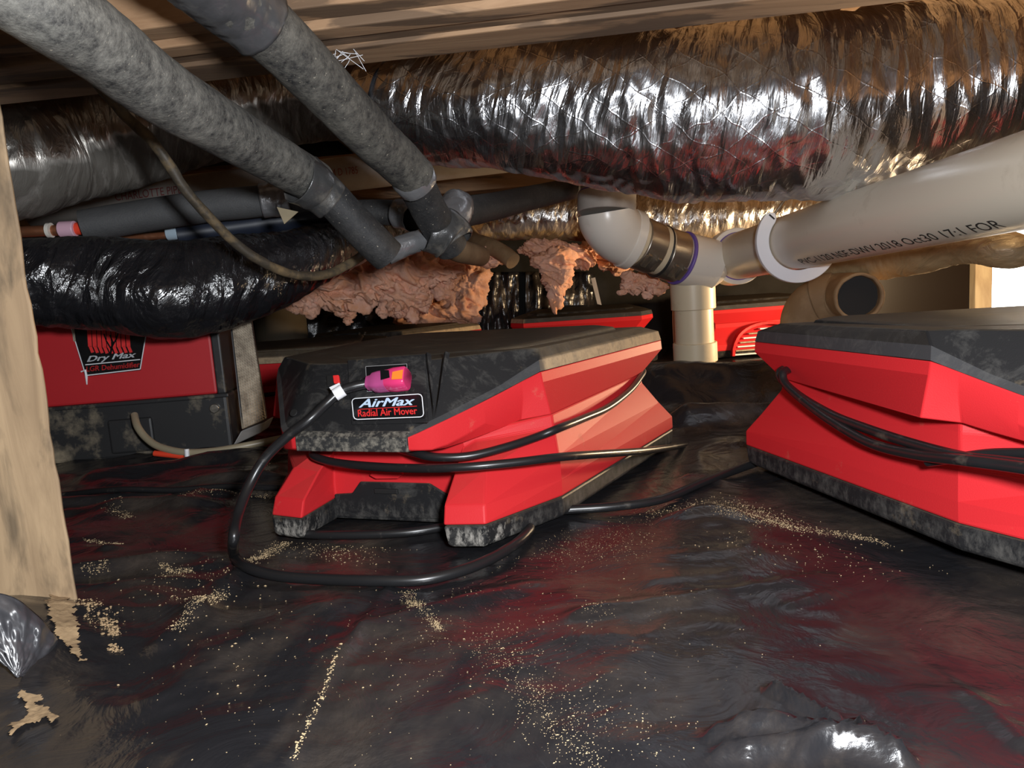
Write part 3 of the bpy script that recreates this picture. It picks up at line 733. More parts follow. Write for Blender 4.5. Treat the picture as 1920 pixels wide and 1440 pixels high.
obj('dark_tube', ptube([(335, 440, 1.3), (430, 427, 1.32), (540, 412, 1.34), (620, 400, 1.36)], .0205, 24), M_navy, D_, angle=50)
obj('pipe_core', ptube([(60, 452, 1.3), (200, 449, 1.3), (340, 439, 1.3)], .006), M_copper, D_, angle=50)
obj('collar', ptube([(314, 438, 1.3), (336, 436, 1.3)], .0115), M_pale, D_, angle=50, bevel=.001)
E_ = thing('insulated_pipe', at(800, 405, 1.4), 'black foam pipe running level behind the right slanting pipe, silver tape at the joint', 'pipe')
foam_tube('foam_sleeve', [(640, 400, 1.34, .022), (700, 398, 1.35, .022), (760, 401, 1.34, .0225), (800, 412, 1.30, .0225)], M_foam_clean, E_, amp=0.015, seed=30)
foam_tube('foam_sleeve', [(820, 415, 1.22, .0235), (860, 400, 1.25, .025), (920, 388, 1.4, .025), (1000, 370, 1.62, .025), (1080, 352, 1.85, .025)], M_foam_clean, E_, amp=0.015, seed=31)
wrap('tape_wrap', [(744, 400, 1.33, .0238), (765, 403, 1.32, .0245), (780, 410, 1.3, .024)], M_tape, E_, seed=33, label='silver duct tape')
wrap('tape_wrap', [(818, 436, 1.19, .024), (838, 415, 1.20, .0265), (852, 396, 1.22, .027), (858, 385, 1.24, .0262)], M_tape, E_, seed=34, amp=0.08, label='silver duct tape')
G_ = thing('taped_pipe', at(765, 458, 1.1), 'short silver taped pipe between the lower ends of the slanting pipes', 'pipe')
obj('pipe_core', ptube([(715, 478, 1.09), (760, 462, 1.1), (800, 446, 1.12), (850, 430, 1.16)], .011), M_foam_clean, G_, angle=60)
wrap('tape_wrap', [(724, 474, 1.09, .0165), (755, 462, 1.095, .0150), (795, 448, 1.11, .0135)], M_tape, G_, seed=40, amp=.08)
tag(obj('dirty_pipe', ptube([(828, 452, 1.2), (862, 470, 1.3), (900, 480, 1.5)], .02), M_brownpipe, angle=60), 'brown dirty pipe stub below the right slanting pipe', 'pipe')
tag(obj('dirty_pipe', ptube([(872, 425, 2.27), (890, 450, 2.15), (920, 462, 2.05), (945, 476, 2.0), (962, 490, 1.98)], .022), M_brownpipe, angle=60), 'brown curved pipe above the pink insulation in the middle', 'pipe')
ca = MB(); ca.tube(spline([at(*p) for p in ((150, 120, .86), (205, 182, .88), (240, 222, .90), (283, 262, .90), (318, 310, .91), (352, 362, .93), (400, 415, .96), (440, 455, .99), (490, 490, 1.02), (540, 512, 1.06), (585, 518, 1.1), (625, 510, 1.14), (665, 488, 1.18), (690, 470, 1.22))], 10),
                   0.0078, 18, flat=0.8, disp=lambda s, a, r: 0.0011 * noise.noise(Vector((s * 60, math.cos(a), math.sin(a)))))
tag(obj('old_cable', ca, M_cable, angle=180), 'old mud-stained cable drooping across the black duct', 'cable')

# far white pipe with red print
W_ = thing('drain_pipe', at(400, 345, 2.0), 'long white drain pipe in shadow behind the upper left pipes, printed in red', 'pipe')
wp = [at(60, 395, 2.0), at(1000, 285, 2.0)]
obj('pipe', MB().tube(wp, .044, 40), M_pvc_shade, W_, angle=50)
def pipe_text(txt, a, b, r, ang0, h, length, start, mt, parent, up=Vector((0, 0, 1))):
    """print on a pipe running from a to b: letters wrapped round the barrel"""
    t = (b - a).normalized(); vw = EYE - (a + t * (start + length * .7)); e2 = (vw - t * vw.dot(t)).normalized(); e1 = t.cross(e2)
    if e1.z < 0: e1 = -e1
    vs, fs = text_verts(txt, cuts=6)
    out = []
    for v in vs:
        th = ang0 + (v.y - 0.5) * h / r
        out.append(a + t * (start + v.x * length) + (e2 * math.cos(th) + e1 * math.sin(th)) * (r + 0.0008))
    o = obj('printed_text', MB().add(out, fs), mt, parent, smooth=False); o['label'] = 'printed lettering'; return o
dl = (wp[1] - wp[0]).length
pipe_text('CHARLOTTE PIPE', wp[0], wp[1], .044, 0.22, .020, .17, dl * 172 / 940, M_redink, W_)
pipe_text('ASTM D 1785', wp[0], wp[1], .044, 0.15, .018, .10, dl * 545 / 940, M_redink, W_)

# ------------------------------------------------------------------ white drain assembly
PV = thing('drain_pipe', flo(1305, 696), 'large cream-white drain pipe with wye, elbow and standing riser, right of the front mover', 'pipe')
m1_, m2_ = at(1400, 476, 1.82), at(1900, 345, .92)
md = (m2_ - m1_)
mainA, mainB = m1_ - md * 0.12, m2_ + md * 0.22
obj('main_pipe', MB().tube([mainA.lerp(mainB, k / 12) for k in range(13)], .0565, 64), M_pvc, PV, angle=50)
tl = (mainB - mainA).length
pipe_text('PVC-1120 NSF-DWV 2018 Oct30 17:1 FOR', mainA, mainB, .0565, -0.80, .017, tl * .458, tl * .396, M_ink, PV)
def ring_seg(name, p, q, r, mt, n=48, bevel=.002, lab=None):
    o = obj(name, MB().tube([p, q], r, n), mt, PV, angle=50, bevel=bevel)
    if lab: o['label'] = lab
    return o
mdn = md.normalized()
ring_seg('wye_hub', mainA - mdn * 0.01, mainA + mdn * 0.05, .069, M_pvc_fit)
ring_seg('primer_ring', mainA + mdn * 0.05, mainA + mdn * 0.056, .0585, M_purple, lab='purple primer ring')
k0, k1, k2, k3, k4 = at(1318, 494, 1.875), at(1276, 484, 1.85), at(1238, 472, 1.83), at(1200, 456, 1.80), at(1176, 447, 1.79)
kd = (k4 - k0).normalized()
ring_seg('wye_body', k0 - kd * .02, k1, .064, M_pvc_fit)
sp = MB(); sp.blob(k0, .064, .064, .064, 0.0, 1, 0, sub=3); obj('wye_body', sp, M_pvc_fit, PV, angle=180)
ring_seg('primer_ring', k1 - kd * .003, k1 + kd * .004, .0655, M_purple, lab='purple primer ring')
ring_seg('coupling_band', k1 + kd * .006, k1.lerp(k2, .95), .0615, M_steel)
ring_seg('rubber_sleeve', k1 + kd * .004, k4, .0585, M_pvc_warm)
ring_seg('rubber_ring', k1.lerp(k2, .97), k1.lerp(k2, 1.06), .0635, M_rubber)
ring_seg('coupling_band', k2.lerp(k3, .35), k3.lerp(k4, .3), .0615, M_steel)
side = (-UP - kd * (-UP).dot(kd)).normalized(); frontv = kd.cross(side).normalized()
if frontv.dot(FWD) > 0: frontv = -frontv
for q in (k1.lerp(k2, .30), k1.lerp(k2, .72), k2.lerp(k3, .55), k2.lerp(k3, 1.0)):
    dirv = (side * .78 + frontv * .62).normalized(); tg = kd.cross(dirv)
    Mx = Matrix((kd, tg, dirv)).transposed()
    sc = MB(); sc.box(q + dirv * .064, (.013, .03, .009), Mx); sc.box(q + dirv * .066 + tg * .018, (.009, .008, .008), Mx)
    obj('clamp_screw', sc, M_steel, PV, smooth=False, bevel=.001)
# elbow turning up behind the duct
s0, s1 = at(1137, 398, 1.745), at(1139, 300, 1.745)
el = [k4 - kd * .0, at(1160, 438, 1.775), at(1147, 424, 1.757), at(1139, 410, 1.748), s0]
P = spline(el, 8); obj('elbow', MB().tube(P, [.066] * len(P), 48), M_pvc_fit, PV, angle=40)
ring_seg('elbow_collar', k3.lerp(k4, .45), k4 - kd * -.004, .0695, M_pvc_fit)
ring_seg('elbow_collar', s0.lerp(s1, -.02), s0.lerp(s1, .36), .0665, M_pvc_shade)
ring_seg('upper_stub', s0, s1, .060, M_pvc_shade)
ring_seg('primer_ring', s0.lerp(s1, .36), s0.lerp(s1, .40), .0635, M_purple, lab='purple primer ring')
# riser
r0, r1 = flo(1305, 697), at(1297, 500, 1.89)
rv = (r1 - r0)
ring_seg('riser_pipe', r0 - V(0, 0, .085), r1, .0475, M_pvc_warm)
ring_seg('riser_hub', r0 + rv * .60, r0 + rv * .86, .0545, M_pvc_warm)
ring_seg('riser_coupling', r0 + rv * .10, r0 + rv * .285, .054, M_pvc_warm)
ring_seg('riser_base', r0 + rv * -.01, r0 + rv * .075, .056, M_pvc_warm)
tag(obj('thin_pipe', ptube([(1272, 520, 2.0), (1270, 600, 2.02), (1276, 700, 2.05)], .013), M_pvc_warm, angle=50), 'thin warm-tinted pipe standing just behind the white riser', 'pipe')

# J-shaped hanger round the long pipe
HK = thing('pipe_hanger', at(1500, 455, 1.5), 'bright white plastic hook hanger gripping the long white drain pipe', 'hanger')
hc = m1_ + md * 0.315; e2 = (Vector((0, 0, 1)) - mdn * mdn.z).normalized(); e1 = e2.cross(mdn).normalized()
if e1.dot(RIGHT) > 0: e1 = -e1
inn, outr, th = .0585, .084, .012
rings = []; K = 48
for i in range(K + 1):
    a = R_(-38) + (R_(150 + 118)) * i / K    # from upper left round the bottom
    ang = R_(52) - R_(212) * i / K
    u = e1 * math.cos(ang) + e2 * math.sin(ang)
    hw = (outr - inn) / 2 * (math.sqrt(max(0.02, 1 - (1 - min(1, i / 3)) ** 2)) if i < 3 else (math.sqrt(max(0.05, 1 - ((i - (K - 4)) / 4) ** 2)) if i > K - 4 else 1))
    c = (inn + outr) / 2
    rings.append([hc + u * (c - hw) - mdn * th / 2, hc + u * (c + hw) - mdn * th / 2, hc + u * (c + hw) + mdn * th / 2, hc + u * (c - hw) + mdn * th / 2])
obj('hook', MB().loft(rings), M_hanger, HK, angle=40, bevel=.0015)
u = e1 * math.cos(R_(44)) + e2 * math.sin(R_(44)); tgt = -e1 * math.sin(R_(44)) + e2 * math.cos(R_(44))
obj('slot', MB().box(hc + u * .0715 + mdn * (th / 2), (.014, .003, .002), Matrix((u, tgt, mdn)).transposed()), M_rubber, HK, smooth=False)
sr = MB(); sr.tube([hc + (e1 * math.cos(R_(50)) + e2 * math.sin(R_(50))) * .07, hc + (e1 * math.cos(R_(80)) + e2 * math.sin(R_(80))) * .09, V(hc.x - .01, hc.y + .02, .80)], .003, 8)
obj('hanger_strap', sr, M_steel, HK)

# open dusty elbow beyond the right mover
EB = thing('broken_pipe_elbow', at(1530, 600, 1.75), 'brown dusty pipe elbow with dark open end behind the right mover', 'pipe')
c = [at(1505, 640, 1.80), at(1505, 598, 1.79), at(1522, 570, 1.77), at(1552, 556, 1.75), at(1590, 552, 1.72)]
P = spline(c, 8)
obj('elbow', MB().tube(P, .049, 40, caps=False), M_brownpipe, EB, angle=60).modifiers.new('thick', 'SOLIDIFY').thickness = .005
obj('collar', MB().tube(spline([at(1532, 562, 1.765), at(1552, 556, 1.75), at(1566, 554.5, 1.74)], 6), .054, 40, caps=False), M_brownpipe, EB, angle=60).modifiers.new('thick', 'SOLIDIFY').thickness = .006
op = MB(); Q = spline([at(1566, 554.5, 1.738), at(1590, 554, 1.70), at(1612, 557, 1.62)], 6)
op.tube(Q, [.0505] * len(Q), 48, caps=False, disp=lambda s, a, r: 0.0015 * noise.noise(Vector((s * 40, math.cos(a) * 3, math.sin(a) * 3))))
o = obj('open_end', op, M_brownpipe, EB, angle=60); sm = o.modifiers.new('thick', 'SOLIDIFY'); sm.thickness = .006
obj('bore_shade', MB().tube(Q[:-2], .0478, 40), M_dark, EB, angle=60)  # near-black filling paints the shade inside the open pipe

# dark boarding beside the opening
bd = thing('dark_panel', flo(1730, 640), 'dark brown panel standing left of the bright opening', 'panel')
p0, p1 = at(1625, 560, 2.95), at(1812, 540, 2.95)
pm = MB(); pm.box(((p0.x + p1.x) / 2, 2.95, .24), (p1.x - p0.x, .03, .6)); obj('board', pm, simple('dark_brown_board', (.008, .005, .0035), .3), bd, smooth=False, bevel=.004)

# ------------------------------------------------------------------ fibreglass
def fluff(name, label, items, seed, d=None):
    mb = MB(); rnd = random.Random(seed)
    for (px, py, dd, rx, ry, rz, amp) in items:
        k = dd / F_PX
        mb.blob(at(px, py, dd), rx * k, rz * k, ry * k, amp * k * 1.1, 4.0 / (max(rx, ry) * k * 6) + 22, rnd.random() * 40, sub=6 if rx > 45 else (5 if rx > 18 else 4), rag=True)
    return tag(obj(name, mb, M_fluff, angle=180), label, 'insulation')
fluff('fiberglass_batt', 'big torn clump of pink fiberglass insulation above the front mover', [
    (560, 552, 1.78, 36, 20, 30, 16), (610, 543, 1.80, 52, 30, 42, 20), (680, 528, 1.85, 70, 44, 60, 24), (745, 512, 1.9, 76, 46, 60, 24), (800, 498, 1.95, 62, 34, 50, 20), (760, 555, 1.86, 40, 32, 34, 18),
    (640, 576, 1.82, 14, 20, 12, 9), (655, 597, 1.82, 8, 12, 8, 8), (715, 575, 1.85, 11, 18, 10, 9), (745, 572, 1.85, 15, 24, 14, 9), (772, 588, 1.86, 11, 20, 12, 7), (582, 575, 1.79, 15, 18, 12, 10), (786, 560, 1.88, 20, 28, 18, 12)], 1)
fluff('fiberglass_batt', 'ragged pink fiberglass strip hanging in the middle', [
    (825, 520, 1.95, 22, 34, 18, 14), (835, 500, 1.98, 30, 20, 22, 14), (848, 562, 1.95, 6, 14, 5, 4), (838, 548, 1.95, 7, 14, 6, 5)], 2)
fluff('fiberglass_batt', 'dim pinkish fiberglass sheet hanging far behind in the shade', [
    (880, 530, 2.88, 34, 44, 12, 12), (860, 585, 2.88, 44, 30, 14, 14), (800, 595, 2.88, 34, 34, 14, 14), (770, 600, 2.88, 26, 22, 12, 12)], 3)
fluff('fiberglass_batt', 'pink fiberglass tuft with a dangling wisp below the taped pipes', [
    (890, 478, 2.05, 40, 14, 22, 10), (930, 487, 2.06, 36, 9, 16, 8), (878, 498, 2.04, 7, 18, 6, 5)], 4)
fluff('fiberglass_batt', 'triangular grey-pink fiberglass flap hanging in the middle distance', [
    (1040, 492, 2.15, 40, 24, 22, 12), (1045, 520, 2.15, 28, 28, 16, 10), (1042, 550, 2.15, 12, 26, 8, 7), (1040, 575, 2.15, 5, 14, 5, 3)], 5)
fluff('fiberglass_batt', 'orange lit fiberglass under the far duct beside the white elbow', [
    (1020, 465, 2.28, 50, 16, 30, 12), (1090, 480, 2.25, 52, 22, 30, 16), (1150, 490, 2.25, 40, 18, 24, 14)], 6)
fluff('fiberglass_batt', 'ragged orange fiberglass tuft below the steel clamped coupling', [
    (1190, 530, 1.95, 22, 16, 12, 12), (1215, 525, 1.95, 26, 12, 12, 10), (1235, 540, 1.95, 18, 12, 10, 10), (1215, 552, 1.95, 10, 8, 7, 6), (1168, 548, 1.94, 10, 5, 5, 4)], 7)

# ------------------------------------------------------------------ air movers
W1 = pose(*POSE1)
def loc_plan(px, py, P, Q):
    """height on an upright plane through plan points P, Q (mover coordinates) seen at a photo point"""
    o = I1 @ EYE; d = (I1.to_3x3() @ ray(px, py)); n = Vector((Q[1] - P[1], -(Q[0] - P[0]), 0))
    t = (Vector((P[0], P[1], 0)) - o).dot(n) / d.dot(n); return o + d * t
A_, B_2 = (.048, .0), (.156, .121)
def cham(px, py, inset=0.0):
    n = Vector((B_2[1] - A_[1], -(B_2[0] - A_[0]))).normalized()
    P = (A_[0] - n.x * inset, A_[1] - n.y * inset); Q = (B_2[0] - n.x * inset, B_2[1] - n.y * inset)
    return loc_plan(px, py, P, Q)
def mir(p, c=0.0): return Vector((2 * c - p[0], p[1], p[2]))

def make_mover(label, group):
    root = thing('air_mover', (0, 0, 0), label, 'air mover', group)
    def part(name, mb, mts, parent=root, **k):
        mb.local = True; return obj(name, mb, mts, parent, **k)
    # --- lower stations, right half then mirrored: recess corner, leg inner, leg outer, ridge, back corner, chamfer
    def ring(st):   # st: right half from recess to back, closed by mirroring
        r = [Vector(p) for p in st]; return r + [mir(p) for p in reversed(r)]
    def low(z, leg_in, leg_out, ridge, c, c2, rec=(.088, .066)):
        return ring([(rec[0], rec[1], z), (*leg_in, z), (*leg_out, z), (*ridge, z), (*c, z), (*c2, z)])
    b0 = low(0.0, (.090, -.004), (.122, .001), (.174, .103), (.246, .452), (.205, .515))
    b0b = low(0.004, (.087, -.009), (.126, -.002), (.178, .101), (.251, .455), (.207, .522))
    b1 = low(.024, (.084, -.010), (.127, -.003), (.178, .101), (.252, .460), (.207, .527))
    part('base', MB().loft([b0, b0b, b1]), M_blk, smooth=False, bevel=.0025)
    l0 = low(.0245, (.0835, -.009), (.127, -.002), (.178, .102), (.252, .460), (.207, .527))
    l1 = low(.043, (.083, -.002), (.125, .004), (.178, .103), (.252, .460), (.207, .527))
    l2 = ring([(.086, .066, .066), (.082, .030, .066), (.117, .034, .070), (.1755, .105, .072), (.234, .452, .066), (.192, .512, .066)])
    l3 = ring([(.082, .066, .088), (.078, .066, .086), (.091, .074, .092), (.168, .119, .099), (.214, .432, .099), (.172, .488, .099)])
    l4 = ring([(.080, .066, .108), (.076, .068, .100), (.088, .077, .102), (.166, .122, .113), (.213, .432, .113), (.172, .488, .113)])
    part('lower_housing', MB().loft([l0, l1, l2, l3, l4]), M_red, smooth=False, bevel=.0022)
    # recessed black skirt with raised middle, slot and red latch
    y = .0635
    sk = MB(); sk.prism([(x, y, z) for x, z in ((-.088, .003), (-.088, .030), (-.064, .032), (-.052, .046), (.036, .046), (.060, .032), (.088, .030), (.088, .006))], (0, .01, 0))
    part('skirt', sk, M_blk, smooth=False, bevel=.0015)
    part('slot', MB().box((-.018, y - .0005, .036), (.030, .004, .006)), M_dark, smooth=False, bevel=.001)
    part('latch', MB().prism([(x, y - .002, z) for x, z in ((-.034, .056), (-.028, .062), (.004, .062), (.008, .058), (.002, .053), (-.026, .052))], (0, -.006, 0)), M_red, smooth=False, bevel=.001)
    # --- upper stations: nose corner, two on the sweeping chamfer, ridge, back corner, chamfer
    Z = Vector
    N4, N5, N6, N7 = Z((.046, .004, .097)), Z((.048, .0, .100)), Z((.048, .0, .1125)), Z((.047, .007, .118))
    nch = Vector((B_2[1] - A_[1], -(B_2[0] - A_[0]))).normalized(); lch = Vector((B_2[0] - A_[0], B_2[1] - A_[1])).length
    def curve(pxs, inset, z0, z1):     # (share of the chamfer, height) along a line seen in the photo
        c = [(0.0, z0)]
        for q in pxs:
            p = cham(*q, inset); c.append((((p.x - A_[0]) * (B_2[0] - A_[0]) + (p.y - A_[1]) * (B_2[1] - A_[1])) / lch ** 2, p.z))
        c = [q for q in c if 0 <= q[0] < .97] + [(1.0, z1)]; c.sort()
        def f(t):
            for (t0, za), (t1, zb) in zip(c, c[1:]):
                if t <= t1: return za + (zb - za) * (t - t0) / max(1e-6, t1 - t0)
            return c[-1][1]
        return lambda t: (f(max(0, t - .07)) + f(t) * 2 + f(min(1, t + .07))) / 4 if 0 < t < 1 else f(t)
    c6 = curve([(810, 800), (867, 773), (933, 740)], 0, .1125, .161)
    c7 = curve([(812, 787), (873, 756), (945, 719)], .0055, .118, .1735)
    c4 = curve([(827, 843), (885, 824), (942, 803)], .008, .097, .113)
    TS = (.07, .16, .27, .40, .55, .70, .85)
    def onc(t, z, inset): return Z((A_[0] + (B_2[0] - A_[0]) * t - nch.x * inset, A_[1] + (B_2[1] - A_[1]) * t - nch.y * inset + .006 * math.exp(-(t / .08) ** 2), z))
    p6 = [onc(t, c6(t), 0) for t in TS]; p7 = [onc(t, c7(t), .0055) for t in TS]
    kf = [.05 + .70 * max(0, (t - .15) / .85) for t in TS]
    p5 = [onc(t, c4(t) + (c6(t) - c4(t)) * k_, .0005) for t, k_ in zip(TS, kf)]
    p4 = [onc(t, c4(t), .004 + .007 * t) for t in TS]
    LM = [-.028 + .010 * t for t in TS]
    def up(n_, c_, r, c, c2, c_m=None):
        right = [Z(n_)] + [Z(q) for q in c_] + [Z(r), Z(c), Z(c2)]
        left = [mir(n_, -.022)] + [mir(q, m_) for q, m_ in zip(c_, LM)] + [mir(r, -.018), mir(c), mir(c2)]
        return right + list(reversed(left))
    u4 = up(N4, p4, (.166, .118, .113), (.213, .432, .113), (.172, .488, .113))
    u5 = up(N5, p5, (.158, .120, .149), (.243, .445, .147), (.198, .512, .147))
    u6 = up(N6, p6, (.156, .121, .161), (.242, .446, .160), (.197, .514, .160))
    part('upper_housing', MB().loft([u4, u5, u6]), M_red, smooth=True, angle=22, bevel=.0012)
    u6c = [p + Vector((0, 0, .0003)) for p in u6]
    u7 = up(N7, p7, (.154, .124, .1735), (.239, .442, .1735), (.195, .508, .1735))
    T1, T4 = Z((.040, .058, .1845)), Z((.152, .136, .187))
    u8 = up(T1, [T1.lerp(T4, t) for t in TS], (.152, .136, .186), (.216, .430, .182), (.178, .482, .178))
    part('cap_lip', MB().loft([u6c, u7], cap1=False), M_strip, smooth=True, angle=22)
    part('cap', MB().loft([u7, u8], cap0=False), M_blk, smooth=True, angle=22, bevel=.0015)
    # scuffed black nose bumper between the red sweeps
    fb = MB(); x0, x1 = -.086, .048
    fb.loft([[Z((x0, .012, .0965)), Z((x0, -.0018, .0975)), Z((x0, -.0018, .1125)), Z((x0, .0055, .1178)), Z((x0, .012, .1178))],
             [Z((x1, .012, .0965)), Z((x1, -.0018, .0975)), Z((x1, -.0018, .1125)), Z((x1, .0055, .1178)), Z((x1, .012, .1178))]])
    part('front_bumper', fb, M_lip, smooth=False, bevel=.0012)
    # raised lid plate
    cen = Vector((0, .27, 0))
    def ins(k, z): return [Z((cen.x + (p.x - cen.x) * k, cen.y + (p.y - cen.y) * k, z)) for p in u8]
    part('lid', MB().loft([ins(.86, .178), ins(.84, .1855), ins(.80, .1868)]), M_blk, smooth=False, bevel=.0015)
    # --- control panel on the sloping front
    O = Vector((-.086, .007, .118)); U = Vector((1, 0, 0)); Tm = Vector((-.086 + .0, .058, .1845))
    Vv = (Tm - O).normalized(); Nn = U.cross(Vv).normalized()
    if Nn.y > 0: Nn = -Nn
    def puv(px, py):
        o = I1 @ EYE; d = I1.to_3x3() @ ray(px, py); t = (O - o).dot(Nn) / d.dot(Nn); q = o + d * t - O
        return q.dot(U), q.dot(Vv)
    def P3(u, v, h=0.0): return O + U * u + Vv * v + Nn * h
    def quad(name, pxs, h0, h1, mt, parent=root, bevel=.001, **k):
        return part(name, MB().prism([P3(*puv(*q), h0) for q in pxs], Nn * (h1 - h0)), mt, parent, smooth=False, bevel=bevel, **k)
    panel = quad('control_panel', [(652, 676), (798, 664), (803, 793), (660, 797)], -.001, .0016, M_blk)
    sw = quad('switch_frame', [(613, 705), (641, 703), (643, 724), (614, 726)], -.001, .002, M_dark)
    quad('rocker', [(627, 707), (638, 706), (640, 721), (629, 722)], .001, .0045, M_redp, sw)
    so_ = quad('outlet_plate', [(687, 689), (766, 684), (769, 734), (690, 738)], .0008, .0028, M_lbl)
    fr = MB()
    def strip(mb, a, b, wd, h):
        a, b = P3(*a, h), P3(*b, h); t = (b - a).normalized(); s = Nn.cross(t) * wd / 2
        mb.add([a - s, b - s, b + s, a + s], [(0, 1, 2, 3)])
    cs = [puv(*q) for q in ((688, 690), (765, 685), (768, 733), (691, 737))]
    for i in range(4): strip(fr, cs[i], cs[(i + 1) % 4], .0006, .0032)
    part('plate_edge', fr, simple('grey_print', (.3, .3, .3), .5), so_, smooth=False)
    # name plate
    lb = quad('name_plate', [(660, 748), (795, 739), (799, 786), (664, 791)], .0012, .0026, M_lbl)
    bd_ = MB(); cs = [puv(*q) for q in ((662, 750), (793, 741), (797, 784), (666, 789))]
    inn_ = []
    for i in range(4):
        a, b_, c_ = Vector(cs[i - 1]), Vector(cs[i]), Vector(cs[(i + 1) % 4])
        e1_, e2_ = (a - b_).normalized() * .004, (c_ - b_).normalized() * .004
        inn_ += [b_ + e1_, b_ + e1_ * .3 + e2_ * .3, b_ + e2_]
    for i in range(12): strip(bd_, inn_[i], inn_[(i + 1) % 12], .0010, .0031)
    part('label_border', bd_, M_white, lb, smooth=False)
    def ptext(name, txt, q0, q1, q2, mt, shear, bold, h=.0031):
        """text fills the parallelogram q0 (bottom left), q1 (bottom right), q2 (top left)"""
        a, b_, c_ = Vector(puv(*q0)), Vector(puv(*q1)), Vector(puv(*q2))
        vs, fs = text_verts(txt, 1.0, shear, bold)
        mb = MB(); mb.add([P3(*(a + (b_ - a) * v.x + (c_ - a) * v.y), h) for v in vs], fs)
        return part(name, mb, mt, lb, smooth=False)
    ptext('title_lettering', 'AirMax', (675, 767), (779, 762), (677, 751), M_blue, .25, .05)
    ln = MB(); strip(ln, puv(676, 770), puv(784, 764), .0007, .0031); part('label_rule', ln, M_redp, lb, smooth=False)
    ptext('subtitle_lettering', 'Radial Air Mover', (674, 784), (785, 779), (673, 771), M_redp, 0, .035)
    # two raised ribs meeting low on the panel
    for qa, qb in (((803, 664), (815, 786)), ((838, 662), (817, 782))):
        a, b_ = P3(*puv(*qa), 0), P3(*puv(*qb), 0); s = U * .0035
        mb = MB(); mb.add([a - s, a + s, b_, a + Nn * .004], [(0, 1, 3), (1, 2, 3), (2, 0, 3), (0, 2, 1)])
        part('panel_rib', mb, M_blk, smooth=False)
    for q in ((675, 711), (777, 708), (552, 775), (774, 731)):
        part('screw', MB().disc(P3(*puv(*q), .0012), Nn, .003 if q[0] != 552 else .0045, .002, 16), M_dark, bevel=.0004)
    # --- outlet with louvres at the back
    bk = .522
    ar = MB(); K = 20; pts = [(.13 * math.cos(PI * i / K), .10 * math.sin(PI * i / K) ** .8 if 0 < i < K else 0) for i in range(K + 1)]
    rings = []
    for x, z in pts:
        d = Vector((x / .13, 0, z / .085)); d = d.normalized() if d.length else Vector((1, 0, 0))
        yb = bk + .010 - max(0, (z - .05)) * .6
        c = Vector((x, yb, .006 + z)); rings.append([c - d * .005 + V(0, -.02, 0), c + d * .005 + V(0, -.02, 0), c + d * .005 + V(0, .01, 0), c - d * .005 + V(0, .01, 0)])
    part('outlet_rim', MB().loft(rings), M_red, smooth=False, bevel=.001)
    for k in range(7):
        z = .010 + k * .013; hw = .125 * math.sqrt(max(.05, 1 - (z / .09) ** 2))
        part('louvre', MB().box((0, bk + .008 - max(0, z - .045) * .6, z), (hw * 2, .02, .004)), M_hanger if k % 2 == 0 else M_filter, smooth=False)
    return root

mover = make_mover('front red and black radial air mover with pink plug in its control panel', 'radial air movers')
mover.matrix_basis = pose(*POSE1)
movers = [mover]
def place(label, loc, yaw, ty=0.0, tx=0.0):
    r = dup(mover, label); r.matrix_basis = pose(loc, yaw, ty, tx); movers.append(r); return r
m2 = place('large red air mover at the right edge, black cord loops round its waist', *POSE2)
def cord_on(root, name, pts, r, mt, per=10):
    mb = MB(); mb.tube(spline(pts, per), r, 14)
    return obj(name, mb, mt, root, smooth=True, angle=80)
# power cord wrapped round the waist of the front mover
c1 = [at(*p) for p in ((735, 838, .86), (775, 848, .815), (815, 857, .800), (880, 855, .800), (950, 838, .812), (1010, 818, .83), (1050, 802, .84), (1095, 784, .895), (1140, 764, .965), (1180, 733, 1.05), (1200, 708, 1.11), (1206, 696, 1.15), (1197, 690, 1.2))]
c2 = [at(*p) for p in ((610, 843, .92), (588, 848, .875), (594, 858, .855), (640, 869, .835), (740, 877, .80), (850, 877, .772), (950, 869, .775), (1050, 857, .80), (1130, 851, .87), (1200, 846, .97), (1250, 840, 1.08), (1296, 833, 1.22), (1312, 838, 1.34))]
cord_on(mover, 'power_cord', c1, .0046, M_cord); cord_on(mover, 'power_cord', c2, .0046, M_cord)
def dlin(px): # depth just outside the waist of the right mover
    t = (px - 1466) / (1797 - 1466); return 1 / ((1 - t) / .925 + t / .625) 
def wrap2(pts, off): return [at(px, py, (dlin(px) if px < 1797 else .625 - (px - 1797) * .0004) - off - o_) for px, py, o_ in pts]
cord_on(m2, 'power_cord', wrap2([(1474, 690, -.03), (1463, 697, -.005), (1466, 712, .0), (1500, 743, .0), (1560, 778, .0), (1620, 802, .0), (1700, 829, .0), (1800, 856, .004), (1880, 866, .006), (1960, 876, .01)], .012), .0048, M_cord)
cord_on(m2, 'power_cord', wrap2([(1480, 692, -.03), (1468, 700, .0), (1475, 722, .003), (1520, 762, .004), (1580, 803, .005), (1640, 834, .006), (1720, 853, .008), (1800, 862, .012), (1880, 872, .016), (1960, 884, .02)], .014), .0048, M_cord)
cord_on(m2, 'power_cord', wrap2([(1740, 866, .002), (1800, 858, -.002), (1860, 851, -.004), (1940, 850, -.004)], .012), .0042, M_cord)

def place_tip(label, tip, loc, yaw):   # stand a mover so that one cap corner is where it is seen
    o = Matrix.Rotation(yaw, 3, 'Z') @ Vector(tip); return place(label, (loc.x - o.x, loc.y - o.y, loc.z - o.z), yaw)
place_tip('dim red mover standing behind the left end of the front mover', (.216, .430, .185), at(650, 650, 1.62), R_(-82))
place_tip('low red mover behind the front mover, only its dusty cap tip showing', (.216, .430, .185), at(884, 604, 2.52), R_(-28.5))
place('far red air mover seen from its louvred back, left of the white riser', (.275, 3.07, -.05), R_(177))
place('far red air mover with white louvred outlet, right of the white riser', (.84, 3.07, -.05), R_(183))

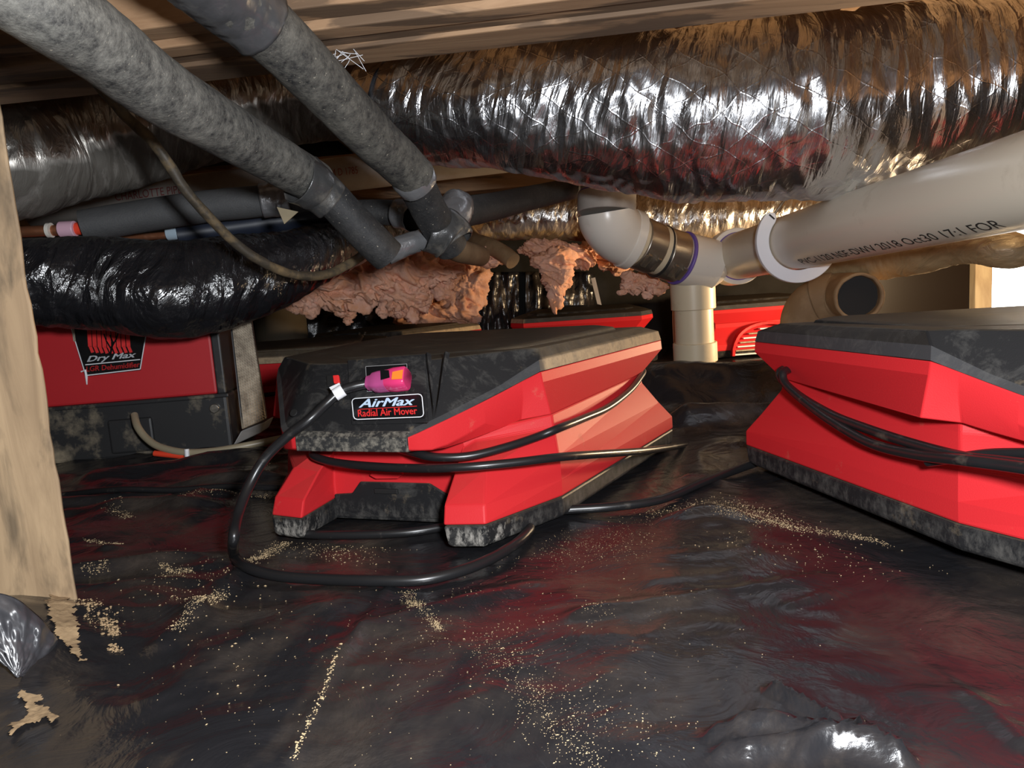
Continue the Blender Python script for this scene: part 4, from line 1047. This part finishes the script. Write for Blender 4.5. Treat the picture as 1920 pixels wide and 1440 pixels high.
# ------------------------------------------------------------------ cords on the ground, extension cord with lighted plug
def gz(px, py, h): 
    p = flo(px, py, .004); return Vector((p.x, p.y, max(0, floor_z(p.x, p.y)) + h))
xc = thing('extension_cord', gz(440, 1046, 0), 'black extension cord with pink lighted plug looping down to the sheeting', 'cord')
O_ = W1 @ Vector((-.086, .007, .118)); Uw = (W1.to_3x3() @ Vector((1, 0, 0))); Vw = W1.to_3x3() @ (Vector((0, .051, .0665)).normalized()); Nw = Uw.cross(Vw)
if Nw.dot(FWD) > 0: Nw = -Nw
def onp(px, py, h):
    d = ray(px, py); c = O_ + Nw * h; t = (c - EYE).dot(Nw) / d.dot(Nw); return EYE + d * t
HP = .012
pl0, pl1, pl2 = onp(764, 709, HP), onp(722, 716, HP), onp(690, 719, HP)
ax = (pl0 - pl2).normalized(); vv_ = Nw.cross(ax).normalized()
def slab(pts_w, h):   # rounded flat body along the plug axis: (pos, half width, half height)
    rings = []
    for p, a, b in pts_w:
        r = []
        for k in range(20):
            t = 2 * PI * k / 20; cx, sx = math.cos(t), math.sin(t)
            r.append(p + vv_ * (math.copysign(abs(cx) ** .5, cx) * a) + Nw * (math.copysign(abs(sx) ** .5, sx) * b))
        rings.append(r)
    return MB().loft(rings)
obj('plug_shell', slab([(pl0, .0105, .0095), (pl0.lerp(pl2, .03), .0115, .0105), (pl0.lerp(pl2, .3), .0118, .0105), (pl0.lerp(pl2, .48), .0105, .010), (pl0.lerp(pl2, .55), .009, .009)], 0), M_pinkcap, xc, angle=50)
obj('plug_sleeve', slab([(pl0.lerp(pl2, .5), .0105, .010), (pl0.lerp(pl2, .7), .0105, .0095), (pl0.lerp(pl2, .84), .0098, .009), (pl0.lerp(pl2, .9), .0075, .0075), (pl2, .007, .007)], 0), M_purplecap, xc, angle=50)
q = pl0.lerp(pl2, .14) + Nw * .0108
ol = MB(); ol.prism([q + ax * .006 + vv_ * .004, q - ax * .006 + vv_ * .003, q - ax * .006 - vv_ * .006, q + ax * .006 - vv_ * .007], Nw * .0006)
obj('orange_window', ol, M_orangel, xc, smooth=False)
wn = MB(); q = pl0.lerp(pl2, .46) + Nw * .0104
wn.prism([q + ax * .004 + vv_ * .006, q - ax * .006 + vv_ * .008, q - ax * .004 - vv_ * .0045, q + ax * .006 - vv_ * .003], Nw * .0005); obj('clear_window', wn, M_lbl, xc, smooth=False)
ground = [(440, 1046), (462, 1070), (520, 1082), (610, 1089), (700, 1094), (790, 1090), (865, 1073), (925, 1048), (970, 1020), (990, 1000), (994, 992)]
air = [pl2, onp(665, 724, .017), onp(640, 733, .02), onp(612, 757, .022), at(580, 787, .80), at(540, 817, .80), at(495, 862, .80), at(465, 915, .79), at(446, 965, .765), at(438, 1010, .735)]
obj('cord', MB().tube(spline(air + [gz(px, py, .0055) for px, py in ground], 10), .0053, 16), M_cord, xc, angle=80)
ta, tb = onp(644, 731, .02), onp(628, 741, .021)
tgm = MB(); tgm.tube([ta, ta.lerp(tb, .5), tb], .0068, 16); obj('cord_tag', tgm, M_hanger, xc, angle=60)
fg = MB(); td = (tb - ta).normalized(); sd = Nw.cross(td)
fg.prism([ta + sd * .006, tb + sd * .006, tb - sd * .013 + td * .001, ta - sd * .011], Nw * .0008); obj('tag_flag', fg, M_hanger, xc, smooth=False)

def ground_cord(label, pxs, r=.0045, mt=M_cord):
    return tag(obj('ground_cord', MB().tube(spline([gz(a, b, r * .9) for a, b in pxs], 10), r, 14), mt, angle=80), label, 'cord')
ground_cord('black cord lying between the front mover and the right mover', [(1010, 962), (1060, 957), (1150, 951), (1240, 937), (1320, 908), (1380, 882), (1420, 868)], .0052)
ground_cord('thin black cord running over the sheeting left of the front mover', [(120, 928), (220, 930), (330, 923), (430, 917), (540, 915), (640, 905)], .0045)
ground_cord('black cord across the front of the front mover between its feet', [(520, 975), (538, 996), (590, 1003), (680, 1003), (770, 998), (850, 985)], .0048)

# ------------------------------------------------------------------ dehumidifier
dO = flo(437, 842); a = R_(5); dx = Vector((math.cos(a), math.sin(a), 0)); dy = Vector((-math.sin(a), math.cos(a), 0))
DH = thing('dehumidifier', dO, 'red and black dehumidifier with beige filter panel, beside the post', 'dehumidifier', rot=(0, 0, a))
def dp(u, v, z): return dO + dx * u + dy * v + V(0, 0, z)
def dbox(name, u0, u1, v0, v1, z0, z1, mt, bevel=.004, parent=DH):
    return obj(name, MB().add([dp(u, v, z) for u in (u0, u1) for v in (v0, v1) for z in (z0, z1)], [(0, 1, 3, 2), (4, 6, 7, 5), (0, 4, 5, 1), (2, 3, 7, 6), (0, 2, 6, 4), (1, 5, 7, 3)]), mt, parent, smooth=False, bevel=bevel)
dbox('base_tray', -.47, 0, 0, .2, 0.0, .099, M_dh_blk, .006)
dbox('red_panel', -.465, -.016, .003, .2, .1005, .255, M_dh_red)
dbox('corner_post', -.0155, .0, .0, .2, .1, .255, M_dh_blk, .003)
dbox('tray_panel', -.205, -.13, -.006, .01, .010, .070, M_dh_blk)
dbox('tray_edge', -.47, .004, -.004, .01, .094, .101, M_dh_blk, .002)
obj('knob', MB().disc(dp(-.022, -.003, .076), -dy, .008, .008, 20), M_steel, DH, angle=50, bevel=.001)
def plane_pt(px, py, off=0.0):   # on the front face of the dehumidifier
    d = ray(px, py); c = dp(0, .003 - off, 0); t = (c - EYE).dot(dy) / d.dot(dy); return EYE + d * t
# filter panel leaning out at the right side
fq = [(430, 600), (470, 591), (500, 786), (453, 806)]
def filt(k): return [at(px, py, dd) for (px, py), dd in zip(fq, (1.315, 1.34, 1.33, 1.295))]
fp = filt(0); fm = MB(); fm.prism(fp, Vector((-.004, .018, 0))); ff = obj('filter_frame', fm, M_dh_blk, DH, smooth=False, bevel=.002)
nn = (fp[1] - fp[0]).cross(fp[3] - fp[0]).normalized()
if nn.dot(FWD) > 0: nn = -nn
cm = MB(); NU, NV = 9, 36
def fb2(u, v): return fp[0].lerp(fp[1], u).lerp(fp[3].lerp(fp[2], u), v)
gv = []
for j in range(NV * 2 + 1):
    for i in range(NU * 2 + 1):
        u, v = .08 + .88 * i / (NU * 2), .01 + .98 * j / (NV * 2)
        gv.append(fb2(u, v) + nn * (.0012 + (.0022 if (i % 2 and j % 2) else 0.0) + .0008 * noise.noise(Vector((i * .7, j * .7, 1)))))
cm.add(gv, [(j * (NU * 2 + 1) + i, j * (NU * 2 + 1) + i + 1, (j + 1) * (NU * 2 + 1) + i + 1, (j + 1) * (NU * 2 + 1) + i) for j in range(NV * 2) for i in range(NU * 2)])
obj('filter_mesh', cm, M_filter, ff, smooth=False)
bt = MB(); bt.prism([at(452, 808, 1.31), at(498, 790, 1.34), at(488, 812, 1.34), at(436, 836, 1.30)], Vector((0, .05, 0))); obj('filter_foot', bt, simple('grey_plastic', (.2, .195, .19), .5), DH, smooth=False, bevel=.002)
# emblem label
lab = MB(); lab.prism([plane_pt(*q, .0005) for q in ((126, 590), (282, 580), (264, 694), (160, 706))], -dy * .0012); lo = obj('emblem_plate', lab, M_lbl, DH, smooth=False)
def fstrip(name, a, b, wpx, mt, off=.0022, parent=lo):
    p, q_ = plane_pt(*a, off), plane_pt(*b, off); t = (q_ - p).normalized(); s = dy.cross(t) * (wpx * 1.4 / F_PX / 2)
    return obj(name, MB().prism([p - s, q_ - s, q_ + s, p + s], -dy * .0004), mt, parent, smooth=False)
fstrip('label_border', (127, 594), (161, 704), 1.6, M_white); fstrip('label_border', (161, 704), (263, 692), 1.8, M_white); fstrip('label_border', (263, 692), (281, 585), 1.6, M_white)
fstrip('label_rule', (160, 684), (263, 674), 1.6, M_white)
fstrip('emblem_bar', (135, 600), (140, 640), 4, M_filter)
for i in range(9):      # red heating-fin bars curving to the right at their foot
    x = 166 + i * 9; yb = 660 - abs(i - 4) * .5
    fstrip('emblem_bar', (x, 600), (x + 3, yb - 8), 6.6, M_redp); fstrip('emblem_bar', (x + 3, yb - 9), (x + 8, yb + 3), 5.2, M_redp)
for (p, q_, wd) in (((207, 664), (212, 640), 3.5), ((209, 655), (200, 640), 2.5), ((210, 650), (218, 636), 2.5), ((200, 641), (195, 626), 2.2), ((212, 642), (206, 628), 2.2), ((218, 637), (222, 622), 2.2)):
    fstrip('emblem_branch', p, q_, wd, M_lbl, .0028)
def ftext(name, txt, q0, q1, q2, mt, shear, bold):
    a_, b_, c_ = plane_pt(*q0, .0024), plane_pt(*q1, .0024), plane_pt(*q2, .0024)
    vs, fs = text_verts(txt, 1.0, shear, bold)
    return obj(name, MB().add([a_ + (b_ - a_) * v.x + (c_ - a_) * v.y for v in vs], fs), mt, lo, smooth=False)
ftext('title_lettering', 'Dry Max', (163, 682), (255, 673), (163, 668), M_white, .3, .05)
ftext('subtitle_lettering', 'LGR Dehumidifier', (162, 697), (262, 688), (162, 687), M_redp, 0, .03)
# white drip mark and drain hose
dm = MB(); dm.tube([plane_pt(152, 697, .003), plane_pt(160, 694, .003), plane_pt(162, 706, .003), plane_pt(163, 721, .003)], [.0015, .0022, .0022, .001], 8); obj('scuff', dm, M_hanger, DH)
hs = MB(); hs.tube(spline([at(252, 778, 1.32), at(258, 800, 1.30), at(275, 822, 1.29), at(300, 838, 1.28), at(345, 848, 1.27), at(400, 846, 1.27), at(460, 836, 1.28), at(520, 824, 1.3), at(580, 812, 1.33)], 8), .0062, 14)
tag(obj('drain_hose', hs, M_hose, angle=80), 'clear yellowish drain hose curling along the foot of the dehumidifier', 'hose')
fx = thing('hose_fitting', at(330, 848, 1.27), 'small red valve handle with white tip under the drain hose', 'valve')
obj('handle', MB().tube([at(290, 850, 1.28), at(346, 856, 1.27)], .005, 8), M_orange, fx, angle=60); obj('tip', MB().tube([at(350, 842, 1.262), at(351, 856, 1.262)], .004, 8), M_hanger, fx, angle=60)

# ------------------------------------------------------------------ dim things far back
pr = MB(); c = flo(530, 700); c = at(530, 640, 2.9); pr.tube([V(c.x, c.y, -.1), V(c.x, c.y, .26)], .095, 32)
tag(obj('round_pier', pr, M_pier, angle=50), 'dim brown round pier in the shade between dehumidifier and front mover', 'pier')
for k, (x, d, wd) in enumerate(((925, 2.95, 95), (700, 3.1, 300), (1050, 3.12, 130))):
    mb = MB(); nx, nz_ = 30, 20; vv = []
    for j in range(nz_ + 1):
        for i in range(nx + 1):
            p = at(x + (i / nx - .5) * wd, 640 - j / nz_ * 130, d); p.y += .03 * noise.noise(Vector((i * .35, j * .12, k * 5))) + .012 * noise.noise(Vector((i * .6, j * .9, k * 5)))
            vv.append(p)
    mb.add(vv, [(j * (nx + 1) + i, j * (nx + 1) + i + 1, (j + 1) * (nx + 1) + i + 1, (j + 1) * (nx + 1) + i) for j in range(nz_) for i in range(nx)])
    o = tag(obj('hanging_sheet', mb, M_sheet, angle=180), ('crumpled black plastic hanging far back in the middle', 'black plastic hung far behind the pink insulation clump', 'black plastic hung far back behind the triangular fiberglass flap')[k], 'plastic sheet')
    o.modifiers.new('thick', 'SOLIDIFY').thickness = .001
mb = MB(); mb.prism([at(1108, 522, 2.6), at(1116, 520, 2.6), at(1128, 572, 2.6), at(1120, 570, 2.6)], FWD * .002)
tag(obj('loose_strip', mb, M_pvc_shade, smooth=False), 'thin pale strip dangling in the dark left of the orange tuft', 'strip')
tf = MB()
rnd = random.Random(5)
c = at(632, 96, .86)
for k in range(12):
    a_ = c + V(rnd.uniform(-.008, .012), rnd.uniform(-.004, .004), rnd.uniform(-.004, .004))
    tf.tube(spline([a_, a_ + V(rnd.uniform(-.01, .014), -.004, rnd.uniform(-.012, .004)), a_ + V(rnd.uniform(-.015, .03), -.006, rnd.uniform(-.028, .004))], 4), .0003, 5)
tag(obj('fibre_tuft', tf, M_hanger, angle=180), 'small pale tuft of fibres caught on the girder edge', 'fibre')
